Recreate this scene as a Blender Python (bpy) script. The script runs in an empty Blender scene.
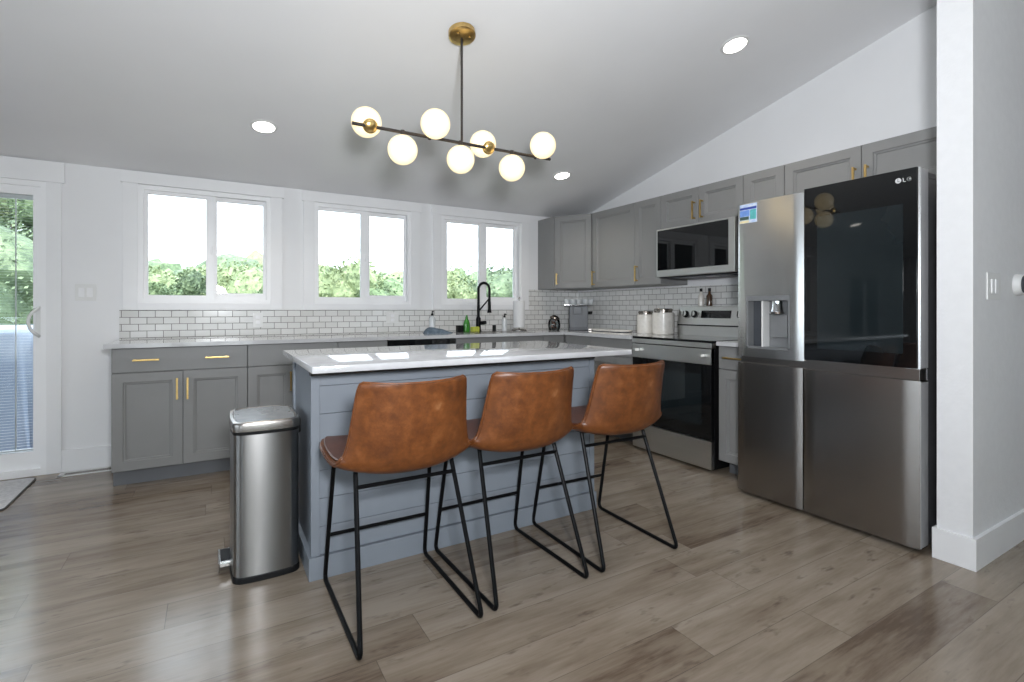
import bpy, bmesh, math, random
from mathutils import Vector, Matrix
PI = math.pi
S = bpy.context.scene
COL = S.collection

# ------------------------------------------------------------ camera, world, light, exposure
cam_data = bpy.data.cameras.new('camera')
cam = bpy.data.objects.new('camera', cam_data); COL.objects.link(cam)
cam.location = (0, 0, 1.14)
cam.rotation_euler = (PI / 2, 0, -math.radians(30.66))
cam_data.sensor_width = 36.0
cam_data.lens = 506.0 / 1024 * 36.0
cam_data.shift_y = -31.5 / 1024
cam_data.clip_start = 0.02; cam_data.clip_end = 500
S.camera = cam

S.view_settings.view_transform = 'Standard'
S.view_settings.look = 'None'
S.view_settings.gamma = 1.0
S.view_settings.use_curve_mapping = False
S.view_settings.exposure = -0.30
try:
    S.cycles.use_denoising = True
    S.cycles.denoiser = 'OPENIMAGEDENOISE'
    S.cycles.max_bounces = 10
    S.cycles.diffuse_bounces = 5
    S.cycles.transparent_max_bounces = 12
    S.cycles.sample_clamp_indirect = 6.0
    S.cycles.caustics_reflective = False
    S.cycles.caustics_refractive = False
except Exception:
    pass

SKY = 6.5
world = bpy.data.worlds.new('sky'); S.world = world; world.use_nodes = True
wn = world.node_tree; wb = wn.nodes['Background']
wb.inputs['Color'].default_value = (0.80, 0.89, 1.0, 1); wb.inputs['Strength'].default_value = SKY


def lamp(name, kind, loc, energy, color=(1, 1, 1), rot=(0, 0, 0), **kw):
    d = bpy.data.lights.new(name, kind); d.energy = energy; d.color = color
    for k, v in kw.items():
        setattr(d, k, v)
    o = bpy.data.objects.new(name, d); COL.objects.link(o); o.location = loc; o.rotation_euler = rot
    return o


sun = lamp('sun', 'SUN', (0, 0, 20), 7.0, (1.0, 0.95, 0.86), (math.radians(40), 0, math.radians(-25)), angle=0.02)
# the photographer's flash, a little above the camera (its glint shows in the left window)
flash = lamp('camera_flash', 'AREA', (0.085, -0.2, 1.42), 118, (0.93, 0.96, 1.0),
             (math.radians(122), 0, -math.radians(28)), shape='DISK', size=0.30)


def portal(name, loc, rot, sx, sy):
    o = lamp(name, 'AREA', loc, 1, rot=rot, shape='RECTANGLE', size=sx, size_y=sy)
    o.data.cycles.is_portal = True
    return o


# ------------------------------------------------------------ materials
def mat(name, base=(0.5, 0.5, 0.5), rough=0.5, metal=0.0, **kw):
    m = bpy.data.materials.new(name); m.use_nodes = True
    nt = m.node_tree; b = nt.nodes['Principled BSDF']
    b.inputs['Base Color'].default_value = (*base, 1)
    b.inputs['Roughness'].default_value = rough
    b.inputs['Metallic'].default_value = metal
    for k, v in kw.items():
        b.inputs[k.replace('_', ' ')].default_value = v
    return m


def N(m, typ, **kw):
    n = m.node_tree.nodes.new(typ)
    for k, v in kw.items():
        setattr(n, k, v)
    return n


def L(m, a, b):
    m.node_tree.links.new(a, b)


def B(m):
    return m.node_tree.nodes['Principled BSDF']


def coords(m, scale=(1, 1, 1)):
    tc = N(m, 'ShaderNodeTexCoord'); mp = N(m, 'ShaderNodeMapping')
    mp.inputs['Scale'].default_value = scale
    L(m, tc.outputs['Object'], mp.inputs['Vector'])
    return mp.outputs['Vector']


def bump(m, height, strength=0.2, dist=0.01):
    bp = N(m, 'ShaderNodeBump'); bp.inputs['Strength'].default_value = strength; bp.inputs['Distance'].default_value = dist
    L(m, height, bp.inputs['Height']); L(m, bp.outputs['Normal'], B(m).inputs['Normal'])
    return bp


def noise(m, vec, scale, detail=3, rough=0.5):
    n = N(m, 'ShaderNodeTexNoise'); n.inputs['Scale'].default_value = scale
    n.inputs['Detail'].default_value = detail; n.inputs['Roughness'].default_value = rough
    if vec is not None: L(m, vec, n.inputs['Vector'])
    return n.outputs['Fac']


def ramp(m, fac, stops):
    r = N(m, 'ShaderNodeValToRGB'); e = r.color_ramp.elements
    while len(e) < len(stops): e.new(0.5)
    for i, (p, c) in enumerate(stops):
        e[i].position = p; e[i].color = (*c, 1) if len(c) == 3 else c
    L(m, fac, r.inputs['Fac'])
    return r.outputs['Color']


def math_(m, op, a, b=None, c=None):
    n = N(m, 'ShaderNodeMath', operation=op)
    for i, v in enumerate((a, b, c)):
        if v is None: continue
        if isinstance(v, (int, float)): n.inputs[i].default_value = v
        else: L(m, v, n.inputs[i])
    return n.outputs[0]


def mixc(m, fac, a, b, blend='MIX'):
    n = N(m, 'ShaderNodeMix', data_type='RGBA', blend_type=blend)
    for sock, v in ((n.inputs[0], fac), (n.inputs[6], a), (n.inputs[7], b)):
        if isinstance(v, (int, float)): sock.default_value = v
        elif isinstance(v, tuple): sock.default_value = (*v, 1)
        else: L(m, v, sock)
    return n.outputs[2]


def mottled(name, c1, c2, scale, rough, bstr=0.0, bscale=None, detail=4, **kw):
    m = mat(name, c1, rough, **kw); v = coords(m)
    f = noise(m, v, scale, detail)
    L(m, ramp(m, f, [(0.35, c1), (0.65, c2)]), B(m).inputs['Base Color'])
    if bstr: bump(m, noise(m, v, bscale or scale, detail), bstr, 0.004)
    return m


WHITE = (0.74, 0.74, 0.745)
M_wall = mottled('wall_paint', (0.78, 0.78, 0.79), (0.80, 0.80, 0.81), 3, 0.6, 0.12, 120)
M_textured = mottled('textured_wall_paint', (0.76, 0.76, 0.77), (0.78, 0.78, 0.79), 22, 0.6, 0.3, 60)
M_ceil = mottled('ceiling_paint', (0.80, 0.80, 0.81), (0.82, 0.82, 0.83), 2, 0.55)
M_trim = mottled('trim_paint', (0.80, 0.80, 0.81), (0.82, 0.82, 0.83), 4, 0.38)
M_vinyl = mottled('window_vinyl', (0.86, 0.86, 0.87), (0.88, 0.88, 0.89), 6, 0.35)
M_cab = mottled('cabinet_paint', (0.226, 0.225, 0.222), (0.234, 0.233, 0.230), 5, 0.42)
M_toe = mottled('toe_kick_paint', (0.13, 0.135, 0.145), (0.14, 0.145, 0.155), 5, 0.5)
M_island = mottled('island_paint', (0.215, 0.24, 0.275), (0.23, 0.255, 0.29), 5, 0.45)
M_quartz = mottled('white_quartz', (0.54, 0.54, 0.55), (0.60, 0.60, 0.61), 14, 0.05, Specular_IOR_Level=0.8)
M_brass = mottled('brushed_brass', (0.62, 0.42, 0.16), (0.72, 0.50, 0.20), 40, 0.28, metal=1.0)
M_black = mottled('black_metal', (0.003, 0.003, 0.0035), (0.004, 0.004, 0.0045), 20, 0.4, Specular_IOR_Level=0.12)
M_bronze = mottled('dark_bronze', (0.05, 0.042, 0.038), (0.065, 0.055, 0.05), 20, 0.35, metal=0.6)
M_blackplastic = mottled('black_plastic', (0.006, 0.006, 0.0065), (0.009, 0.009, 0.0095), 12, 0.45, Specular_IOR_Level=0.2)
M_bglass = mottled('black_glass', (0.004, 0.0045, 0.005), (0.006, 0.0065, 0.007), 2, 0.025)
M_bglass2 = mottled('tinted_window_glass', (0.010, 0.014, 0.016), (0.013, 0.018, 0.02), 2, 0.03)
M_insetg = mottled('lid_inset_grey', (0.16, 0.17, 0.175), (0.2, 0.21, 0.215), 20, 0.2)
M_chrome = mottled('chrome', (0.75, 0.75, 0.76), (0.8, 0.8, 0.81), 10, 0.08, metal=1.0)
M_dark = mottled('dark_grey_plastic', (0.05, 0.055, 0.065), (0.06, 0.065, 0.075), 8, 0.4)
M_grey = mottled('mid_grey_plastic', (0.30, 0.31, 0.32), (0.33, 0.34, 0.35), 8, 0.35)
M_niche = mottled('dispenser_grey', (0.17, 0.175, 0.18), (0.20, 0.205, 0.21), 8, 0.3)
M_whitepl = mottled('white_plastic', (0.72, 0.72, 0.71), (0.75, 0.75, 0.74), 8, 0.35)
M_body = mottled('appliance_side', (0.14, 0.14, 0.145), (0.16, 0.16, 0.165), 30, 0.4, metal=0.5)


def steel(name, base=(0.56, 0.55, 0.535), rough=0.25, vertical=True):
    m = mat(name, base, rough, 1.0)
    v = coords(m, (60, 60, 0.7) if vertical else (0.8, 0.8, 70))
    f = noise(m, v, 1.0, 4)
    L(m, ramp(m, f, [(0.3, tuple(c * 0.985 for c in base)), (0.7, tuple(min(1, c * 1.015) for c in base))]), B(m).inputs['Base Color'])
    return m


M_steel = steel('brushed_steel')
M_lsteel = mottled('pale_door_edge', (0.36, 0.36, 0.37), (0.39, 0.39, 0.40), 12, 0.35)
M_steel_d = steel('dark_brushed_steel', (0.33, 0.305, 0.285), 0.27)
M_steel_h = steel('horizontal_brushed_steel', (0.66, 0.66, 0.64), 0.32, False)
M_binsteel = steel('bin_steel', (0.25, 0.245, 0.24), 0.15)
B(M_binsteel).inputs['Anisotropic'].default_value = 0.85
B(M_binsteel).inputs['Roughness'].default_value = 0.30
B(M_binsteel).inputs['Anisotropic Rotation'].default_value = 0.25
_tg = N(M_binsteel, 'ShaderNodeTangent', direction_type='RADIAL', axis='Z'); L(M_binsteel, _tg.outputs[0], B(M_binsteel).inputs['Tangent'])


def leather():
    m = mat('tan_leather', (0.3, 0.12, 0.04), 0.40); v = coords(m)
    a = noise(m, v, 9, 6, 0.65); b = noise(m, v, 34, 4, 0.6)
    f = math_(m, 'ADD', math_(m, 'MULTIPLY', a, 0.7), math_(m, 'MULTIPLY', b, 0.3))
    L(m, ramp(m, f, [(0.36, (0.072, 0.022, 0.006)), (0.45, (0.112, 0.034, 0.008)), (0.53, (0.150, 0.047, 0.011)), (0.60, (0.190, 0.065, 0.018)), (0.70, (0.28, 0.12, 0.048))]), B(m).inputs['Base Color'])
    w = N(m, 'ShaderNodeTexVoronoi', feature='DISTANCE_TO_EDGE'); w.inputs['Scale'].default_value = 160; L(m, v, w.inputs['Vector'])
    bump(m, math_(m, 'ADD', w.outputs['Distance'], b), 0.12, 0.002)
    return m


M_leather = leather()
M_leather_shade = mottled('shaded_leather', (0.085, 0.030, 0.016), (0.11, 0.040, 0.022), 12, 0.4, 0.15, 150)  # same leather with the seat's shade put into a darker tone


def floor_mat():
    m = mat('oak_plank_floor', (0.2, 0.17, 0.14), 0.34)
    tc = N(m, 'ShaderNodeTexCoord'); sp = N(m, 'ShaderNodeSeparateXYZ'); L(m, tc.outputs['Object'], sp.inputs[0])
    X, Y = sp.outputs[0], sp.outputs[1]
    PW, PL = 0.182, 1.32
    yr = math_(m, 'DIVIDE', Y, PW); row = math_(m, 'FLOOR', yr)
    wn1 = N(m, 'ShaderNodeTexWhiteNoise', noise_dimensions='1D'); L(m, row, wn1.inputs['W'])
    xs = math_(m, 'ADD', math_(m, 'DIVIDE', X, PL), wn1.outputs['Value']); col = math_(m, 'FLOOR', xs)
    cb = N(m, 'ShaderNodeCombineXYZ'); L(m, col, cb.inputs[0]); L(m, row, cb.inputs[1])
    wn2 = N(m, 'ShaderNodeTexWhiteNoise', noise_dimensions='3D'); L(m, cb.outputs[0], wn2.inputs['Vector'])
    pid = wn2.outputs['Value']
    # seams
    fy = math_(m, 'FRACT', yr); fx = math_(m, 'FRACT', xs)
    ey = math_(m, 'MINIMUM', fy, math_(m, 'SUBTRACT', 1.0, fy)); ex = math_(m, 'MINIMUM', fx, math_(m, 'SUBTRACT', 1.0, fx))
    sy = math_(m, 'LESS_THAN', ey, 0.007); sx = math_(m, 'LESS_THAN', ex, 0.0011)
    seam = math_(m, 'MAXIMUM', sy, sx)
    # grain
    off = math_(m, 'MULTIPLY', pid, 37.0)
    gv = N(m, 'ShaderNodeCombineXYZ'); L(m, math_(m, 'MULTIPLY', X, 1.6), gv.inputs[0]); L(m, math_(m, 'MULTIPLY', Y, 15.0), gv.inputs[1]); L(m, off, gv.inputs[2])
    g1 = noise(m, gv.outputs[0], 1.0, 6, 0.62)
    gv2 = N(m, 'ShaderNodeCombineXYZ'); L(m, math_(m, 'MULTIPLY', X, 9.0), gv2.inputs[0]); L(m, math_(m, 'MULTIPLY', Y, 90.0), gv2.inputs[1]); L(m, off, gv2.inputs[2])
    g2 = noise(m, gv2.outputs[0], 1.0, 4, 0.6)
    gv3 = N(m, 'ShaderNodeCombineXYZ'); L(m, math_(m, 'MULTIPLY', X, 1.3), gv3.inputs[0]); L(m, math_(m, 'MULTIPLY', Y, 2.6), gv3.inputs[1]); L(m, off, gv3.inputs[2])
    g3 = noise(m, gv3.outputs[0], 1.5, 3, 0.5)
    kv = N(m, 'ShaderNodeCombineXYZ'); L(m, math_(m, 'MULTIPLY', X, 5.5), kv.inputs[0]); L(m, math_(m, 'MULTIPLY', Y, 17.0), kv.inputs[1]); L(m, off, kv.inputs[2])
    kn = noise(m, kv.outputs[0], 1.0, 3, 0.7)
    f = math_(m, 'ADD', math_(m, 'ADD', math_(m, 'MULTIPLY', g1, 0.46), math_(m, 'MULTIPLY', g2, 0.14)), math_(m, 'ADD', math_(m, 'MULTIPLY', g3, 0.28), math_(m, 'MULTIPLY', pid, 0.12)))
    c = ramp(m, f, [(0.35, (0.118, 0.084, 0.060)), (0.43, (0.205, 0.160, 0.118)), (0.52, (0.268, 0.219, 0.168)), (0.64, (0.335, 0.284, 0.228))])
    knm = ramp(m, kn, [(0.60, (0, 0, 0)), (0.72, (1, 1, 1))])
    c = mixc(m, math_(m, 'MULTIPLY', knm, 0.55), c, (0.085, 0.058, 0.042))
    c = mixc(m, math_(m, 'MULTIPLY', seam, 0.5), c, (0.07, 0.055, 0.045))
    L(m, c, B(m).inputs['Base Color'])
    r = N(m, 'ShaderNodeMapRange'); r.inputs[3].default_value = 0.13; r.inputs[4].default_value = 0.27
    L(m, g1, r.inputs[0]); L(m, r.outputs[0], B(m).inputs['Roughness'])
    bump(m, math_(m, 'SUBTRACT', math_(m, 'MULTIPLY', g1, 0.4), math_(m, 'MULTIPLY', seam, 1.0)), 0.10, 0.002)
    return m


M_floor = floor_mat()


def tile_mat():
    m = mat('subway_tile', (0.7, 0.7, 0.68), 0.12)
    tc = N(m, 'ShaderNodeTexCoord'); sp = N(m, 'ShaderNodeSeparateXYZ'); L(m, tc.outputs['Object'], sp.inputs[0])
    cb = N(m, 'ShaderNodeCombineXYZ')
    L(m, math_(m, 'ADD', sp.outputs[0], sp.outputs[1]), cb.inputs[0]); L(m, math_(m, 'SUBTRACT', sp.outputs[2], 0.929), cb.inputs[1])
    br = N(m, 'ShaderNodeTexBrick'); L(m, cb.outputs[0], br.inputs['Vector'])
    br.offset = 0.5; br.inputs['Scale'].default_value = 1.0
    br.inputs['Color1'].default_value = (0.66, 0.655, 0.635, 1); br.inputs['Color2'].default_value = (0.74, 0.735, 0.72, 1)
    br.inputs['Mortar'].default_value = (0.20, 0.19, 0.18, 1)
    br.inputs['Mortar Size'].default_value = 0.0022; br.inputs['Mortar Smooth'].default_value = 0.1
    br.inputs['Brick Width'].default_value = 0.1020; br.inputs['Row Height'].default_value = 0.0508
    L(m, br.outputs['Color'], B(m).inputs['Base Color'])
    r = N(m, 'ShaderNodeMapRange'); r.inputs[3].default_value = 0.12; r.inputs[4].default_value = 0.8
    L(m, br.outputs['Fac'], r.inputs[0]); L(m, r.outputs[0], B(m).inputs['Roughness'])
    bump(m, math_(m, 'SUBTRACT', 1.0, br.outputs['Fac']), 0.5, 0.002)
    return m


M_tile = tile_mat()


def glass_mat(name, tint=(0.96, 0.98, 0.98), spec=0.5):
    m = bpy.data.materials.new(name); m.use_nodes = True; nt = m.node_tree; nt.nodes.clear()
    o = nt.nodes.new('ShaderNodeOutputMaterial'); t = nt.nodes.new('ShaderNodeBsdfTransparent'); g = nt.nodes.new('ShaderNodeBsdfGlossy')
    t.inputs[0].default_value = (*tint, 1); g.inputs['Roughness'].default_value = 0.01
    fr = nt.nodes.new('ShaderNodeFresnel'); fr.inputs[0].default_value = 1.45
    mx = nt.nodes.new('ShaderNodeMixShader')
    nt.links.new(fr.outputs[0], mx.inputs[0]); nt.links.new(t.outputs[0], mx.inputs[1]); nt.links.new(g.outputs[0], mx.inputs[2])
    nt.links.new(mx.outputs[0], o.inputs[0])
    return m


M_glass = glass_mat('window_glass')
M_crystal = mat('cut_crystal', (0.85, 0.88, 0.9), 0.04, Transmission_Weight=0.35)
M_clear = glass_mat('clear_glass', (0.90, 0.93, 0.93))


def emis(name, col, s):
    m = mat(name, (0.8, 0.8, 0.8), 0.2)
    B(m).inputs['Emission Color'].default_value = (*col, 1); B(m).inputs['Emission Strength'].default_value = s
    return m


M_globe = emis('opal_globe', (1.0, 0.80, 0.46), 3.4)
B(M_globe).inputs['Base Color'].default_value = (0.42, 0.40, 0.36, 1)
_lw = N(M_globe, 'ShaderNodeLayerWeight'); _lw.inputs['Blend'].default_value = 0.5
_mr = N(M_globe, 'ShaderNodeMapRange'); _mr.inputs[1].default_value = 0.15; _mr.inputs[2].default_value = 0.95; _mr.inputs[3].default_value = 1.75; _mr.inputs[4].default_value = 1.0
L(M_globe, _lw.outputs['Facing'], _mr.inputs[0]); L(M_globe, _mr.outputs[0], B(M_globe).inputs['Emission Strength'])
M_led = emis('led_lens', (1.0, 0.95, 0.88), 9.0)
M_rug = mottled('woven_mat', (0.55, 0.55, 0.56), (0.70, 0.70, 0.71), 60, 0.9, 0.5, 200)
M_rugedge = mottled('mat_binding', (0.12, 0.12, 0.12), (0.16, 0.16, 0.16), 60, 0.9)
M_cover = mottled('blue_grey_cover', (0.19, 0.23, 0.30), (0.26, 0.30, 0.38), 3, 0.7, 0.2, 12)
M_deck = mottled('deck_boards', (0.085, 0.07, 0.075), (0.12, 0.10, 0.105), 6, 0.7)
M_grass = mottled('lawn', (0.22, 0.25, 0.17), (0.28, 0.31, 0.21), 2, 0.95)
M_bark = mottled('bark', (0.10, 0.07, 0.05), (0.16, 0.12, 0.09), 10, 0.9)
M_ceramic = mottled('white_ceramic', (0.66, 0.63, 0.58), (0.74, 0.71, 0.66), 30, 0.22)
M_pewter = mottled('antique_pewter', (0.20, 0.18, 0.16), (0.28, 0.25, 0.22), 40, 0.25, metal=1.0)
M_green = mottled('green_bottle', (0.03, 0.20, 0.02), (0.05, 0.27, 0.03), 20, 0.25)
M_sponge = mottled('yellow_sponge', (0.45, 0.50, 0.06), (0.55, 0.58, 0.10), 60, 0.9)
M_cloth = mottled('blue_grey_cloth', (0.10, 0.14, 0.18), (0.17, 0.22, 0.27), 30, 0.95, 0.6, 60)
M_paper = mottled('paper_towel', (0.74, 0.74, 0.74), (0.78, 0.78, 0.78), 80, 0.95, 0.3, 120)
M_brown = mottled('brown_pod', (0.10, 0.035, 0.02), (0.18, 0.06, 0.035), 30, 0.3)
M_leafm = {}


def leaf_mat(name, c1, c2, c3):
    m = mat(name, c1, 0.7); oi = N(m, 'ShaderNodeObjectInfo'); v = coords(m)
    f = noise(m, v, 1.7, 7, 0.8)
    L(m, ramp(m, f, [(0.38, c1), (0.5, c2), (0.62, c3)]), B(m).inputs['Base Color'])
    return m


M_leafA = leaf_mat('dark_leaves', (0.055, 0.085, 0.04), (0.10, 0.15, 0.07), (0.18, 0.24, 0.12))
M_leafB = leaf_mat('light_leaves', (0.11, 0.15, 0.07), (0.19, 0.235, 0.115), (0.30, 0.35, 0.19))
M_leafC = leaf_mat('blue_green_leaves', (0.055, 0.085, 0.048), (0.11, 0.155, 0.085), (0.20, 0.26, 0.145))


# ------------------------------------------------------------ mesh helpers
def box(bm, x0, x1, y0, y1, z0, z1, bev=0.0, seg=2, M=None):
    t = bmesh.new(); bmesh.ops.create_cube(t, size=1.0)
    for v in t.verts:
        v.co = Vector(((x0 + x1) / 2 + v.co.x * (x1 - x0), (y0 + y1) / 2 + v.co.y * (y1 - y0), (z0 + z1) / 2 + v.co.z * (z1 - z0)))
    if bev > 0:
        bmesh.ops.bevel(t, geom=t.edges[:], offset=bev, segments=seg, profile=0.5, affect='EDGES')
    if M is not None: t.transform(M)
    me = bpy.data.meshes.new('t'); t.to_mesh(me); t.free(); bm.from_mesh(me); bpy.data.meshes.remove(me)
    return bm


def BM(): return bmesh.new()


def bx(*a, **k): return box(bmesh.new(), *a, **k)


def frames(pts, closed):
    n = len(pts); T = []
    for i in range(n):
        a = pts[i - 1] if (i > 0 or closed) else pts[i]
        b = pts[(i + 1) % n] if (i < n - 1 or closed) else pts[i]
        T.append((b - a).normalized())
    up = Vector((0, 0, 1)) if abs(T[0].z) < 0.9 else Vector((1, 0, 0))
    nrm = (up - T[0] * up.dot(T[0])).normalized(); out = []
    for i in range(n):
        nrm = (nrm - T[i] * nrm.dot(T[i])).normalized()
        out.append((nrm.copy(), T[i].cross(nrm).normalized()))
    return out


def tube(bm, pts, r, seg=10, closed=False):
    pts = [Vector(p) for p in pts]; fr = frames(pts, closed); rings = []
    rr = r if isinstance(r, (list, tuple)) else [r] * len(pts)
    for p, (a, b), q in zip(pts, fr, rr):
        rings.append([bm.verts.new(p + (a * math.cos(2 * PI * k / seg) + b * math.sin(2 * PI * k / seg)) * q) for k in range(seg)])
    m = len(rings)
    for i in range(m if closed else m - 1):
        A, Bn = rings[i], rings[(i + 1) % m]
        for k in range(seg):
            bm.faces.new((A[k], A[(k + 1) % seg], Bn[(k + 1) % seg], Bn[k]))
    if not closed:
        bm.faces.new(list(reversed(rings[0]))); bm.faces.new(rings[-1])
    return bm


def fillet(pts, rad, n=6):
    pts = [Vector(p) for p in pts]; out = [pts[0]]
    for i in range(1, len(pts) - 1):
        a = (pts[i - 1] - pts[i]); b = (pts[i + 1] - pts[i]); r = min(rad, a.length * 0.49, b.length * 0.49)
        p0 = pts[i] + a.normalized() * r; p1 = pts[i] + b.normalized() * r
        for k in range(n + 1):
            t = k / n; out.append(p0 * (1 - t) ** 2 + pts[i] * 2 * t * (1 - t) + p1 * t * t)
    out.append(pts[-1]); return out


def lathe(bm, prof, seg=24, c=(0, 0, 0), axis='Z', sx=1.0, sy=1.0):
    rings = []
    for r, z in prof:
        ring = []
        for k in range(seg):
            a = 2 * PI * k / seg; x, y = r * math.cos(a) * sx, r * math.sin(a) * sy
            p = {'Z': (x, y, z), 'Y': (x, z, -y), 'X': (z, x, y)}[axis]
            ring.append(bm.verts.new(Vector(p) + Vector(c)))
        rings.append(ring)
    for A, Bn in zip(rings, rings[1:]):
        for k in range(seg):
            bm.faces.new((A[k], A[(k + 1) % seg], Bn[(k + 1) % seg], Bn[k]))
    if prof[0][0] > 1e-5: bm.faces.new(list(reversed(rings[0])))
    if prof[-1][0] > 1e-5: bm.faces.new(rings[-1])
    bmesh.ops.remove_doubles(bm, verts=bm.verts[:], dist=1e-6)
    return bm


def prism(bm, poly, z0, z1, bev=0.0):
    """poly in XY, extruded in Z"""
    t = bmesh.new()
    a = [t.verts.new((x, y, z0)) for x, y in poly]; b = [t.verts.new((x, y, z1)) for x, y in poly]
    n = len(poly); t.faces.new(list(reversed(a))); t.faces.new(b)
    for k in range(n): t.faces.new((a[k], a[(k + 1) % n], b[(k + 1) % n], b[k]))
    if bev:
        es = [e for e in t.edges if abs(e.verts[0].co.z - e.verts[1].co.z) < 1e-6]
        bmesh.ops.bevel(t, geom=es, offset=bev, segments=2, profile=0.5, affect='EDGES')
    me = bpy.data.meshes.new('t'); t.to_mesh(me); t.free(); bm.from_mesh(me); bpy.data.meshes.remove(me)
    return bm


def obj(name, bm, m, parent=None, loc=None, label=None, smooth=35):
    bmesh.ops.recalc_face_normals(bm, faces=bm.faces[:])
    me = bpy.data.meshes.new(name); bm.to_mesh(me); bm.free()
    if smooth:
        for p in me.polygons: p.use_smooth = True
        me.set_sharp_from_angle(angle=math.radians(smooth))
    me.materials.append(m)
    o = bpy.data.objects.new(name, me); COL.objects.link(o)
    if smooth and smooth < 90 and name != 'island_top':
        wm = o.modifiers.new('face_normals', 'WEIGHTED_NORMAL'); wm.keep_sharp = True; wm.weight = 90
    if parent is not None: o.parent = parent
    if loc is not None: o.location = loc
    if label: o['label'] = label
    return o


def tag(o, label=None, cat=None, group=None, kind=None):
    if label: o['label'] = label
    if cat: o['category'] = cat
    if group: o['group'] = group
    if kind: o['kind'] = kind
    return o


def thing(name, label, cat, loc=(0, 0, 0), rz=0.0, group=None):
    o = bpy.data.objects.new(name, None); COL.objects.link(o); o.empty_display_size = 0.1
    o.location = loc; o.rotation_euler = (0, 0, rz)
    return tag(o, label, cat, group)


def struct(name, bm, m, smooth=35, label=None):
    o = obj(name, bm, m, smooth=smooth); o['kind'] = 'structure'
    if label: o['label'] = label
    return o


def children(o): return [c for c in bpy.data.objects if c.parent == o]


def dup(o, loc=None, parent=None, label=None):
    c = o.copy(); COL.objects.link(c); c.parent = parent
    if loc is not None: c.location = loc
    if label: c['label'] = label
    for ch in children(o): dup(ch, parent=c)
    return c


def center(bm, pts_loc):
    bm.transform(Matrix.Translation(-Vector(pts_loc))); return bm


# ------------------------------------------------------------ room shell
YB = 4.66; XR = 3.65; K = 0.2237; Z0 = 2.17
XL, XE, YN, YRIDGE = -6.4, 6.2, -4.4, -1.0


def ceil_z(y):
    return Z0 + K * (YB - y) if y >= YRIDGE else Z0 + K * (YB - YRIDGE) - K * (YRIDGE - y)


def plate(bm, w0, w1, z0, z1, holes, t0, t1, along='X'):
    xs = sorted(set([w0, w1] + [h[0] for h in holes] + [h[1] for h in holes]))
    zs = sorted(set([z0, z1] + [h[2] for h in holes] + [h[3] for h in holes]))
    for i in range(len(xs) - 1):
        for j in range(len(zs) - 1):
            cx, cz = (xs[i] + xs[i + 1]) / 2, (zs[j] + zs[j + 1]) / 2
            if any(h[0] < cx < h[1] and h[2] < cz < h[3] for h in holes): continue
            if along == 'X': box(bm, xs[i], xs[i + 1], t0, t1, zs[j], zs[j + 1])
            else: box(bm, t0, t1, xs[i], xs[i + 1], zs[j], zs[j + 1])
    bmesh.ops.remove_doubles(bm, verts=bm.verts[:], dist=1e-5)
    # drop the inner faces where two blocks met
    seen = {}
    for f in bm.faces:
        seen.setdefault(tuple(sorted(v.index for v in f.verts)), []).append(f)
    bm.verts.index_update(); seen = {}
    for f in bm.faces: seen.setdefault(tuple(sorted(v.index for v in f.verts)), []).append(f)
    dead = [f for fs in seen.values() if len(fs) > 1 for f in fs]
    bmesh.ops.delete(bm, geom=dead, context='FACES')
    return bm


struct('floor', bx(XL - 0.15, XE + 0.15, YN - 0.15, YB + 0.15, -0.12, 0.0), M_floor, smooth=0)

WINS = [(-0.474, 0.420, 1.188, 2.070), (0.765, 1.633, 1.188, 2.070), (1.945, 2.876, 1.188, 2.070)]
DOOR = (-2.86, -0.995, 0.0, 2.02)
FARW = (-5.3, -4.05, 0.45, 1.75)
holes = WINS + [DOOR, FARW]
struct('wall_back', plate(BM(), XL, XE, 0, Z0 + 0.02, holes, YB, YB + 0.15), M_wall, smooth=0)

bm = BM()
poly = [(YB + 0.15, Z0 + 0.0), (YRIDGE, ceil_z(YRIDGE)), (YN - 0.15, ceil_z(YN - 0.15))]
poly[0] = (YB + 0.15, Z0 - K * 0.15)
top = [(YN - 0.15, ceil_z(YN - 0.15) + 0.2), (YRIDGE, ceil_z(YRIDGE) + 0.2), (YB + 0.15, Z0 + 0.2)]
ring0 = [bm.verts.new((XL - 0.15, y, z)) for y, z in poly + top]; ring1 = [bm.verts.new((XE + 0.15, y, z)) for y, z in poly + top]
n6 = len(ring0)
for k in range(n6): bm.faces.new((ring0[k], ring0[(k + 1) % n6], ring1[(k + 1) % n6], ring1[k]))
bm.faces.new(ring0); bm.faces.new(list(reversed(ring1)))
struct('ceiling', bm, M_ceil, smooth=0)


def gable(name, x0, x1, y0, y1, m):
    bm = BM(); pr = [(y0, 0.0), (y1, 0.0), (y1, ceil_z(y1) + 0.01)]
    if y0 < YRIDGE < y1: pr.append((YRIDGE, ceil_z(YRIDGE) + 0.01))
    pr.append((y0, ceil_z(y0) + 0.01))
    a = [bm.verts.new((x0, y, z)) for y, z in pr]; b = [bm.verts.new((x1, y, z)) for y, z in pr]; n = len(pr)
    for k in range(n): bm.faces.new((a[k], a[(k + 1) % n], b[(k + 1) % n], b[k]))
    bm.faces.new(a); bm.faces.new(list(reversed(b)))
    return struct(name, bm, m, smooth=0)


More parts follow.
